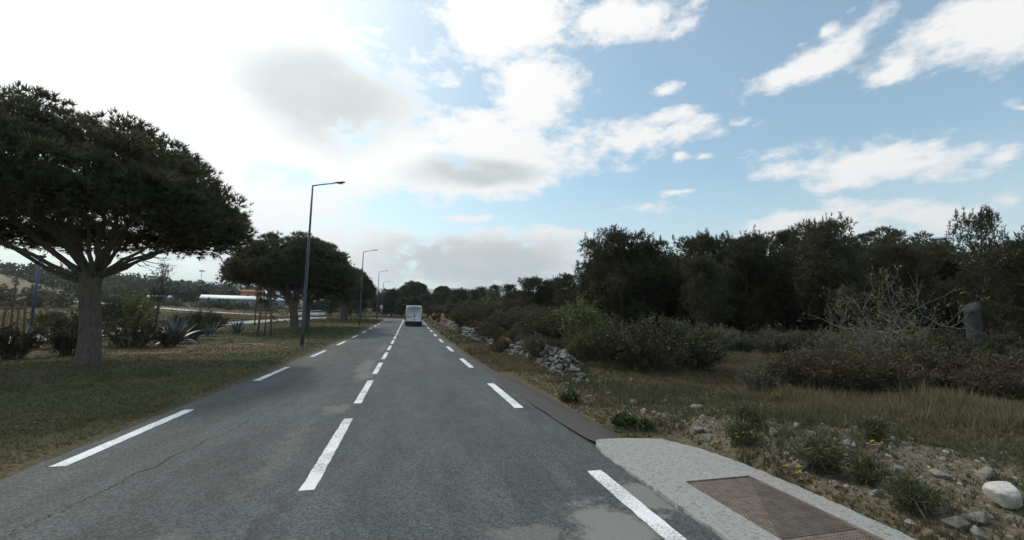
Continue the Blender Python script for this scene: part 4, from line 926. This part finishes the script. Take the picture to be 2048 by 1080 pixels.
for i, (x, y, lb) in enumerate([(-5.62, 25.3, 'tall grey-blue street lamp nearest the camera on the left verge'), (-5.75, 54, 'second street lamp along the left verge'), (-5.85, 83, 'third street lamp, beside the road sign at the bend'), (-6.65, 112, 'farthest street lamp rising behind the bend')]):
    e = empty('street_lamp', (x, y, gz(x, y)), .0, 1, label=lb, cat='street lamp', group='street lamps along the left verge')
    obj('pole', LP_pole, M['lamp_paint'], e); obj('base_plate', LP_base, M['lamp_paint'], e); obj('hatch', LP_hatch, M['lamp_paint'], e); obj('arm', LP_arm, M['lamp_paint'], e)
    hd = obj('lamp_head', LP_head, M['lamp_paint'], e); obj('lens', LP_glass, M['lamp_glass'], hd)
# shorter lamps along the path
mb = MB(); mb.tube([(0, 0, -.02), (0, 0, .9)], [.075, .07], 12); mb.tube([(0, 0, .9), (0, 0, 4.3)], [.052, .04], 12); PL_pole = mb.mesh('pole', True)
mb = MB(); mb.tube([(0, 0, 4.28), (0, 0, 4.34), (0, 0, 4.42), (0, 0, 4.46)], [.05, .2, .22, .05], 14); PL_head = mb.mesh('lamp_head', True)
for i, (x, y, m_, lb) in enumerate([(-18.3, 26.2, 'blue_paint', 'blue path lamp post at the left edge beside the staked sapling'), (-16.0, 50.5, 'lamp_paint', 'dark path lamp post left of the nearest staked sapling'), (-13.5, 64, 'lamp_paint', 'path lamp post right of the rounded pine trunk'), (-14.2, 82, 'lamp_paint', 'farthest path lamp post near the path bend')]):
    e = empty('path_lamp', (x, y, gz(x, y)), 0, 1, label=lb, cat='lamp post', group='lamp posts along the path'); obj('pole', PL_pole.copy() if m_ == 'blue_paint' else PL_pole, M[m_], e); obj('lamp_head', PL_head, M['lamp_paint'], e)

# ---------------------------------------------------------------- staked saplings
def staked(x, y, s, label, crown, h=1.95, rz=0.2):
    e = empty('staked_sapling', (x, y, gz(x, y)), rz, s, label=label, cat='sapling', group='staked saplings on the lawn')
    for a, b_ in ((-.42, -.3), (.42, -.3), (.42, .3), (-.42, .3)):
        mb = MB(); mb.tube([(a, b_, -.1), (a*.78, b_*.78, h)], [.05, .048], 8); obj('stake', mb.mesh('stake', True), M['timber'], e)
    for z, f in ((h-.06, .79), (h-.34, .84)):
        mb = MB()
        mb.box(-.42*f, .42*f, -.3*f-.075, -.3*f-.05, z-.05, z+.04)
        obj('crossbar', mb.mesh('crossbar'), M['timber'], e)
        mb = MB(); mb.box(-.42*f, .42*f, .3*f+.05, .3*f+.075, z-.05, z+.04); obj('crossbar', mb.mesh('crossbar'), M['timber'], e)
    mb = MB(); mb.tube([(0, 0, -.05), (.03, 0, 1.2), (0, .02, 2.4), (.03, 0, 3.6)], [.045, .035, .028, .012], 7); obj('trunk', mb.mesh('trunk', True), M['twig'], e)
    if crown:
        for n_, me_, mt_ in crown: obj(n_ if n_ != 'stems' else 'branches', me_, mt_, e, (0, 0, 2.1))
sap = shrub(61, 1.5, 1.5, 34, 2600, .07, .045, (.035, .04, .024), (.07, .075, .04)); sap2 = shrub(62, 2.0, .8, 18, 420, .09, .06, (.05, .05, .035), (.1, .09, .06))
staked(-10.1, 34.0, 1.0, 'staked sapling in the lawn between the agaves and the street lamp', sap)
staked(-18.7, 25.6, 1.0, 'staked sapling at the left edge beside the blue lamp post', None, 2.1)
staked(-7.7, 65, .9, 'staked sapling right of the far pine trunks', sap); staked(-7.3, 73.5, .9, 'staked sapling nearest the road bend', sap)
e = empty('young_tree', (-16.7, 33.6, gz(-16.7, 33.6)), 0, 1, label='slim young tree with sparse leaves tied to a dark post by the path', cat='sapling')
mb = MB(); mb.tube([(0, 0, -.1), (.05, 0, 2.0), (.12, 0, 2.9)], [.06, .055, .05], 8); obj('stake', mb.mesh('stake', True), M['twig'], e)
mb = MB(); mb.tube([(.1, 0, 0), (.14, 0, 2.5), (.12, .03, 4.6)], [.035, .03, .01], 6); obj('trunk', mb.mesh('trunk', True), M['twig'], e)
for n_, me_, mt_ in sap2: obj(n_ if n_ != 'stems' else 'branches', me_, mt_, e, (.1, 0, 3.3))
for n_, me_, mt_ in sap: obj(n_ if n_ != 'stems' else 'branches', me_, mt_, e, (.1, 0, 2.35), None, (.75, .75, .6))

# ---------------------------------------------------------------- bench, sign
e = empty('park_bench', (-16.9, 60.5, gz(-16.9, 60.5)), R(95), 1, label='dark slatted bench beside the path, half hidden by the staked sapling', cat='bench')
for q in range(4): mb = MB(); mb.rbox(-.9, .9, -.25+q*.125, -.15+q*.125, .43, .465, .006); obj('seat_slat', mb.mesh('seat_slat'), M['bench_wood'], e)
for q in range(3): mb = MB(); mb.rbox(-.9, .9, .27+q*.03, .3+q*.03, .58+q*.14, .69+q*.14, .006); obj('back_slat', mb.mesh('back_slat'), M['bench_wood'], e)
for sx in (-.75, .75):
    mb = MB(); mb.box(sx-.03, sx+.03, -.24, -.18, 0, .425); mb.box(sx-.03, sx+.03, .2, .26, 0, .425); mb.box(sx-.028, sx+.028, -.24, .26, .385, .422); mb.tube([(sx, .255, .4), (sx, .345, .98)], [.025, .022], 6); obj('leg', mb.mesh('leg'), M['black_plastic'], e)
e = empty('road_sign', (-5.3, 86, gz(-5.3, 86)), R(6), 1, label='grey back of a small road sign on a post at the bend', cat='road sign')
mb = MB(); mb.tube([(0, 0, 0), (0, 0, 2.75)], [.035, .035], 10); obj('post', mb.mesh('post', True), M['grey_metal'], e)
mb = MB(); mb.rbox(-.27, .27, .037, .05, 2.05, 2.8, .005); pn = obj('panel', mb.mesh('panel'), M['sign_back'], e)
for z in (2.2, 2.6): mb = MB(); mb.box(-.22, .22, .012, .036, z, z+.04); obj('bracket', mb.mesh('bracket'), M['grey_metal'], pn)

# ---------------------------------------------------------------- white van and parked cars
def loft(secs, n=7, rad=.16):
    """secs: (y, half width bottom, half width top, z0, z1, corner radius)"""
    V = []; cnt = None
    for (y, wb, wt, z0, z1, rr) in secs:
        ring = []
        for (cx_, cz_, a0) in ((1, 1, 0), (-1, 1, 90), (-1, -1, 180), (1, -1, 270)):
            r_ = rr if cz_ > 0 else min(rr, .06)
            for q in range(5):
                a = R(a0+q*22.5); w = wt if cz_ > 0 else wb
                ring.append((cx_*(w-r_)+math.cos(a)*r_, y, (z1-r_ if cz_ > 0 else z0+r_)+math.sin(a)*r_))
        # a waist so that the flank is straight below and leans in above
        V.append(ring); cnt = len(ring)
    V = np.array(V); m_ = len(secs); i = np.arange(m_-1)[:, None]*cnt; j = np.arange(cnt)[None]
    mb = MB(); mb.add(V.reshape(-1, 3), np.stack([i+j, i+cnt+j, i+cnt+(j+1) % cnt, i+(j+1) % cnt], -1).reshape(-1, 4))
    mb.add(V[0], None, [(0, q, q+1) for q in range(1, cnt-1)]); mb.add(V[-1], None, [(0, q+1, q) for q in range(1, cnt-1)])
    return mb
def wheel(parent, x, y, r, w, name='wheel'):
    e_ = empty(name, (x, y, r)); e_.parent = parent
    mb = MB(); k = 24; prof = [(-w/2, r*.66), (-w/2, r*.93), (-w/2+.03, r), (w/2-.03, r), (w/2, r*.93), (w/2, r*.66)]; th = np.arange(k)*2*math.pi/k
    V = np.array([[(px, math.cos(a)*pr, math.sin(a)*pr) for a in th] for px, pr in prof]).reshape(-1, 3); i = np.arange(5)[:, None]*k; j = np.arange(k)[None]
    mb.add(V, np.stack([i+j, i+(j+1) % k, i+k+(j+1) % k, i+k+j], -1).reshape(-1, 4)); obj('tyre', mb.mesh('tyre', True), M['rubber'], e_)
    mb = MB(); mb.tube([(-w*.36, 0, 0), (-w*.3, 0, 0), (w*.3, 0, 0), (w*.36, 0, 0)], [r*.5, r*.655, r*.655, r*.5], 20); obj('rim', mb.mesh('rim', True), M['steel'], e_)
vx, vy = .58, 53.0
van = empty('delivery_van', (vx, vy, float(road_z(vy))), 0, 1, label='white high-roofed delivery van seen from behind in the right lane', cat='van')
van.rotation_euler = (R(.9), 0, 0)
secs = [(0, 1.0, .90, .36, 2.44, .15), (.06, 1.025, .935, .34, 2.50, .16), (1.2, 1.025, .95, .34, 2.52, .16), (3.6, 1.025, .95, .34, 2.52, .16), (4.0, 1.02, .93, .34, 2.40, .2), (4.75, 1.0, .86, .36, 1.55, .2), (5.2, .96, .84, .36, 1.2, .2), (5.4, .86, .78, .4, 1.05, .15)]
obj('body', loft(secs).mesh('van_body', True), M['van_white'], van)
def quad_panel(pts, y0, y1):
    mb = MB(); n_ = len(pts); V = [(x, y0, z) for x, z in pts]+[(x, y1, z) for x, z in pts]; mb.add(np.array(V), [(q, (q+1) % n_, n_+(q+1) % n_, n_+q) for q in range(n_)], [(0, q, q+1) for q in range(1, n_-1)]); return mb
for sg, nm in ((-1, 'left'), (1, 'right')):
    pts = [(sg*.012, .62), (sg*.86, .62), (sg*.87, 1.25), (sg*.80, 2.22), (sg*.74, 2.32), (sg*.012, 2.34)]
    if sg < 0: pts = pts[::-1]
    dr = obj('rear_door', quad_panel(pts, -.022, .05).mesh('rear_door'), M['van_white'], van)
    for z in (.95, 1.9): mb = MB(); mb.rbox(min(sg*.84, sg*.9), max(sg*.84, sg*.9), -.04, -.0225, z, z+.1, .004); obj('hinge', mb.mesh('hinge'), M['van_white'], dr)
    if sg > 0:
        mb = MB(); mb.rbox(.05, .17, -.045, -.0225, 1.16, 1.36, .01); obj('handle', mb.mesh('handle'), M['black_plastic'], dr)
        mb = MB(); mb.rbox(.06, .15, -.03, -.0225, .86, .96, .003); obj('badge', mb.mesh('badge'), M['grey_metal'], dr)
    else:
        mb = MB(); mb.rbox(-.72, -.2, -.034, -.0225, 1.03, 1.14, .004); obj('number_plate', mb.mesh('number_plate'), M['plate_white'], dr)
        mb = MB(); mb.rbox(-.72, -.2, -.04, -.0225, 1.15, 1.2, .004); obj('plate_light_bar', mb.mesh('plate_light_bar'), M['black_plastic'], dr)
    mb = MB(); mb.rbox(min(sg*.9, sg*1.03), max(sg*.9, sg*1.03), -.03, .1, .78, 1.28, .02); tl = obj('tail_light', mb.mesh('tail_light'), M['tail_red'], van)
    mb = MB(); mb.rbox(min(sg*.92, sg*1.02), max(sg*.92, sg*1.02), -.036, -.0305, 1.0, 1.1, .002); obj('indicator', mb.mesh('indicator'), M['tail_orange'], tl)
    mb = MB(); mb.rbox(min(sg*1.04, sg*1.24), max(sg*1.04, sg*1.24), 4.15, 4.3, 1.35, 1.75, .04); mr = obj('wing_mirror', mb.mesh('wing_mirror'), M['black_plastic'], van)
    mb = MB(); mb.box(min(sg*.98, sg*1.05), max(sg*.98, sg*1.05), 4.18, 4.26, 1.45, 1.55); obj('mirror_arm', mb.mesh('mirror_arm'), M['black_plastic'], mr)
    mb = MB(); mb.box(sg*.985-.012, sg*.985+.012, 3.35, 4.05, 1.35, 1.95); obj('side_window', mb.mesh('side_window'), M['glass'], van)
    wheel(van, sg*.9, .95, .34, .22); wheel(van, sg*.9, 4.4, .34, .22)
mb = MB(); mb.rbox(-1.03, 1.03, -.12, .12, .36, .60, .04); bp = obj('rear_bumper', mb.mesh('rear_bumper'), M['black_plastic'], van)
mb = MB(); mb.box(-.85, .85, .13, 5.0, .2, .335); obj('chassis', mb.mesh('chassis'), M['black_plastic'], van)
mb = MB(); mb.rbox(-.25, .25, -.03, .02, 2.4, 2.44, .008); obj('brake_light', mb.mesh('brake_light'), M['tail_red'], van)
V = [(-.84, 3.98, 2.3), (.84, 3.98, 2.3), (.9, 4.72, 1.62), (-.9, 4.72, 1.62)]
mb = MB(); mb.add(np.array([(a, b_+.05, c_+.03) for a, b_, c_ in V]+[(a, b_+.02, c_) for a, b_, c_ in V]), [(0, 1, 2, 3), (4, 7, 6, 5), (0, 4, 5, 1), (1, 5, 6, 2), (2, 6, 7, 3), (3, 7, 4, 0)]); obj('windscreen', mb.mesh('windscreen'), M['glass'], van)
def car(x, y, rz, label):
    c_ = empty('parked_car', (x, y, gz(x, y)+.02), rz, 1, label=label, cat='car', group='white cars parked beyond the bend')
    obj('body', loft([(0, .8, .74, .3, .85, .12), (.1, .86, .8, .25, .95, .14), (2.0, .87, .82, .22, .96, .12), (3.6, .86, .78, .24, .88, .14), (4.1, .76, .66, .3, .7, .14)]).mesh('car_body', True), M['van_white'], c_)
    obj('cabin', loft([(.35, .74, .55, .9, 1.0, .04), (.75, .76, .6, .9, 1.42, .12), (2.0, .77, .62, .9, 1.47, .14), (2.5, .76, .6, .9, 1.38, .12), (3.1, .72, .6, .85, .93, .03)]).mesh('car_cabin', True), M['glass'], c_)
    obj('roof', loft([(.72, .6, .56, 1.36, 1.47, .04), (1.4, .64, .6, 1.4, 1.5, .04), (2.4, .62, .58, 1.36, 1.45, .04)]).mesh('car_roof', True), M['van_white'], c_)
    for sx in (-.78, .78):
        for yy_ in (.75, 3.3): wheel(c_, sx, yy_, .31, .19)
car(-24.5, 113.5, R(80), 'white car parked left of the other beyond the bend'); car(-20.5, 113.0, R(84), 'white car parked nearer the far pine trunks beyond the bend')

# ---------------------------------------------------------------- far buildings
def building(nm, x, y, rz, w, d, h, wallm, roofm, roof, label, wins=(), cat='building'):
    e = empty(nm, (x, y, gz(x, y)-.3), rz, 1, label=label, cat=cat)
    mb = MB(); mb.box(-w/2, w/2, -d/2, d/2, 0, h); obj('wall', mb.mesh('wall'), M[wallm], e)
    o_ = .35; mb = MB()
    if roof == 'gable':
        rh = d*.22; V = [(-w/2-o_, -d/2-o_, h), (w/2+o_, -d/2-o_, h), (w/2+o_, d/2+o_, h), (-w/2-o_, d/2+o_, h), (-w/2-o_, 0, h+rh), (w/2+o_, 0, h+rh)]
        mb.add(np.array(V)+np.array([0, 0, .004]), [(0, 1, 5, 4), (2, 3, 4, 5), (3, 2, 1, 0)], [(0, 4, 3), (1, 2, 5)])
    else:
        V = [(-w/2-o_, -d/2-o_, h+.01), (w/2+o_, -d/2-o_, h+.01), (w/2+o_, d/2+o_, h+1.2), (-w/2-o_, d/2+o_, h+1.2)]; V = V+[(a, b_, c_+.25) for a, b_, c_ in V]
        mb.add(np.array(V), [(3, 2, 1, 0), (4, 5, 6, 7), (0, 1, 5, 4), (1, 2, 6, 5), (2, 3, 7, 6), (3, 0, 4, 7)])
    rf = obj('roof', mb.mesh('roof'), M[roofm], e)
    if roof == 'gable': mb = MB(); mb.box(w*.2, w*.2+.6, -.2, .4, h+.3, h+d*.22+.7); obj('chimney', mb.mesh('chimney'), M[wallm], rf)
    for (wx, wz, ww, wh) in wins: mb = MB(); mb.box(wx-ww/2, wx+ww/2, -d/2-.03, -d/2+.1, wz, wz+wh); obj('window', mb.mesh('window'), M['glass'], e)
W2 = [(-3, 1.1, 1.1, 1.2), (0, .2, 1, 2.1), (3, 1.1, 1.1, 1.2)]
building('long_shed', -51, 150, R(20), 22, 8, 2.6, 'grey_wall', 'white_roof', 'shed', 'long low shed with a bright white sheet roof across the field', [(-8+q*4, 1.0, 2.0, .9) for q in range(5)])
building('small_shed', -74, 150, R(14), 5, 4, 2.0, 'grey_wall', 'white_roof', 'gable', 'small shed with a white gable roof left of the long shed', W2[1:2])
building('ochre_house', -62, 196, R(14), 11, 8, 4.6, 'ochre_wall', 'roof_tile', 'gable', 'ochre house with a tiled roof behind the long shed', W2+[(-3, 3.1, 1, 1.0), (3, 3.1, 1, 1.0)], 'house')
building('blue_shed', -45, 158, R(16), 6, 6, 4.6, 'blue_wall', 'white_roof', 'shed', 'pale blue clad building left of the rounded pine trunk', W2[:1])
building('red_roofed_house', -34.5, 172, R(8), 10, 8, 3.6, 'cream_wall', 'roof_tile', 'gable', 'cream house with a red tiled roof right of the rounded pine trunk', W2, 'house')
building('blue_annexe', -33, 161, R(8), 5, 4, 2.4, 'blue_wall', 'white_roof', 'shed', 'small pale blue annexe in front of the red-roofed house', W2[1:2])
for i, (x, w_) in enumerate([(-205, 20), (-193.5, 8), (-181, 7)]): building('white_hangar', x, 250-i*1, R(38), w_, 10, 3.5, 'cream_wall', 'white_roof', 'shed', ('largest of three white-roofed halls below the wooded ridge', 'middle white-roofed hall below the wooded ridge', 'rightmost small white-roofed hall below the wooded ridge')[i], W2[:1])
for i, (x, y, h_) in enumerate([(-105, 215, 16), (-94, 222, 15)]):
    e = empty('floodlight_mast', (x, y, gz(x, y)), R(20), 1, label=('left floodlight mast above the far trees', 'right floodlight mast above the far trees')[i], cat='mast')
    mb = MB(); mb.tube([(0, 0, 0), (0, 0, h_)], [.16, .1], 8); obj('pole', mb.mesh('pole', True), M['grey_metal'], e)
    mb = MB(); mb.box(-1.1, 1.1, -.15, .15, h_, h_+.5); obj('lamp_bar', mb.mesh('lamp_bar'), M['grey_metal'], e)

# ---------------------------------------------------------------- far hills, woods, mountain
def ridge(name, mat, pts, depth, seed, z0=-2, rough=1.2, n=90):
    """pts: (x, y, height) along the crest; a rounded hill with a front and a back slope"""
    pts = np.array(pts, float); t = np.linspace(0, 1, n); k = np.linspace(0, 1, len(pts)); cx_ = np.interp(t, k, pts[:, 0]); cy_ = np.interp(t, k, pts[:, 1]); ch = np.interp(t, k, pts[:, 2])
    for _ in range(4): ch[1:-1] = (ch[:-2]+ch[1:-1]*2+ch[2:])/4
    d = unit(np.stack([cx_, cy_], 1)); V = []; prof = np.linspace(-1, 1, 15); NZ = fbm(np.arange(n)[:, None]*.5, prof[None]*4+seed, 1.3)
    for i in range(n):
        for f in prof:
            hh_ = ch[i]*(max(0, math.cos(f*math.pi/2))**1.3)+rough*(NZ[i, int(round((f+1)*7))]-.5)*2*(1-abs(f)); q = np.array([cx_[i], cy_[i]])+d[i]*f*depth; V.append((q[0], q[1], hh_+z0))
    i = (np.arange(n-1)[:, None]*15+np.arange(14)[None]).ravel(); V = np.array(V)
    obj(name, mesh(name, V, np.stack([i, i+1, i+16, i+15], 1), None, True), M[mat], kind='structure'); return V.reshape(n, 15, 3)
hillL = ridge('wooded_ridge', 'hill', [(-420, 250, 22), (-330, 330, 25), (-250, 380, 24), (-190, 410, 19), (-130, 430, 13), (-70, 440, 8), (20, 450, 5), (120, 440, 8), (220, 420, 14)], 90, 1)
hillS = ridge('sandy_hill', 'sandhill', [(-230, 150, 14), (-190, 180, 21), (-160, 215, 18), (-140, 235, 9)], 36, 3)
hillR = ridge('wooded_hill', 'hill', [(-20, 330, 3), (15, 330, 8), (36, 330, 15), (56, 330, 12), (85, 330, 6)], 60, 5)
ridge('mountain', 'mountain', [(-5200, 5400, 330), (-3600, 6000, 420), (-1700, 6400, 400), (-700, 6500, 365), (-250, 6550, 395), (200, 6500, 410), (1500, 6400, 420), (3400, 6000, 350)], 900, 8, -10, 30, 160)
def far_wood(name, P, s, seed, label, ca=(.032, .040, .024), cb=(.062, .066, .036), per=46):
    r = np.random.RandomState(seed); n_ = len(P); sz = s*(.7+.6*r.rand(n_)); d = unit(r.randn(n_, per, 3)); rr = .55+.5*r.rand(n_, per, 1)
    c = P[:, None]+np.array([0, 0, 1])*sz[:, None, None]*.75+d*rr*sz[:, None, None]*np.array([.62, .62, .78])
    a = unit(r.randn(n_, per, 3)); b_ = unit(np.cross(a, d+.6*r.randn(n_, per, 3))); w_ = sz[:, None, None]*(.14+.12*r.rand(n_, per, 1))
    V = np.stack([c-a*w_, c+a*w_*.9+b_*w_*.3, c+b_*w_*1.3], 2).reshape(-1, 3); col = lerp(C_(*ca), C_(*cb), r.rand(n_))[:, None]*(.75+.5*r.rand(n_, per, 1)); col = np.repeat(col.reshape(-1, 3), 3, 0)
    obj(name, mesh(name, V, np.arange(len(V)).reshape(-1, 3), col), M['needles'], kind='stuff', label=label)
r = np.random.RandomState(31)
def on(H, n_, lo=0, hi=9):
    i = r.randint(0, H.shape[0], n_); j = r.randint(lo, hi, n_); return H[i, j]+r.randn(n_, 3)*np.array([5, 5, 0])
far_wood('ridge_wood', on(hillL, 1500, 0, 10), 7.5, 1, 'dark wood covering the ridge along the horizon')
far_wood('hill_wood', on(hillR, 500, 0, 10), 5.5, 2, 'dark wood covering the small hill right of the van')
Pn = on(hillS, 60, 1, 9); far_wood('slope_scrub', Pn, 3.0, 3, 'scattered scrub on the sandy slope')
X = -250+245*r.rand(420); Y = 175+90*r.rand(420)-.25*X; k = (np.abs(X+62) > 16) | (Y > 212); X, Y = X[k], Y[k]
far_wood('plain_wood', np.stack([X, Y, terrain(X, Y)], 1), 5.0, 4, 'belt of dark trees at the far edge of the field', per=60)
X = -90+60*r.rand(110); Y = 134+8*r.rand(110)-.28*(X+50)
far_wood('shed_hedge', np.stack([X, Y, terrain(X, Y)-.5], 1), 1.7, 5, 'low hedge in front of the long white-roofed shed', (.05, .055, .035), (.085, .09, .055), 40)
X = -150+90*r.rand(160); Y = 84+14*r.rand(160)
far_wood('reed_bed', np.stack([X, Y, terrain(X, Y)-.4], 1), 2.4, 6, 'grey reeds and scrub across the field on the left', (.075, .075, .055), (.12, .115, .08), 60)
X = 18+70*r.rand(200); Y = 70+80*r.rand(200)
far_wood('bank_scrub', np.stack([X, Y, terrain(X, Y)-.6], 1), 2.6, 7, 'far scrub on the rising ground right of the bend', (.05, .05, .03), (.09, .085, .05), 60)

# ---------------------------------------------------------------- air
HAZE_DENSITY = .00016
mb = MB(); mb.box(-7600, 7600, -200, 8600, -40, 460)
m = bpy.data.materials.new('air_haze'); m.use_nodes = True; m.node_tree.nodes.clear(); N = NT(m.node_tree)
pv = N.n('ShaderNodeVolumePrincipled'); pv.inputs['Color'].default_value = (.82, .92, 1, 1); pv.inputs['Density'].default_value = HAZE_DENSITY; pv.inputs['Anisotropy'].default_value = .3
N.put(N.n('ShaderNodeOutputMaterial').inputs['Volume'], pv.outputs[0])
hz = obj('haze', mb.mesh('haze'), m, kind='stuff', label='thin bluish air between the camera and the far hills')
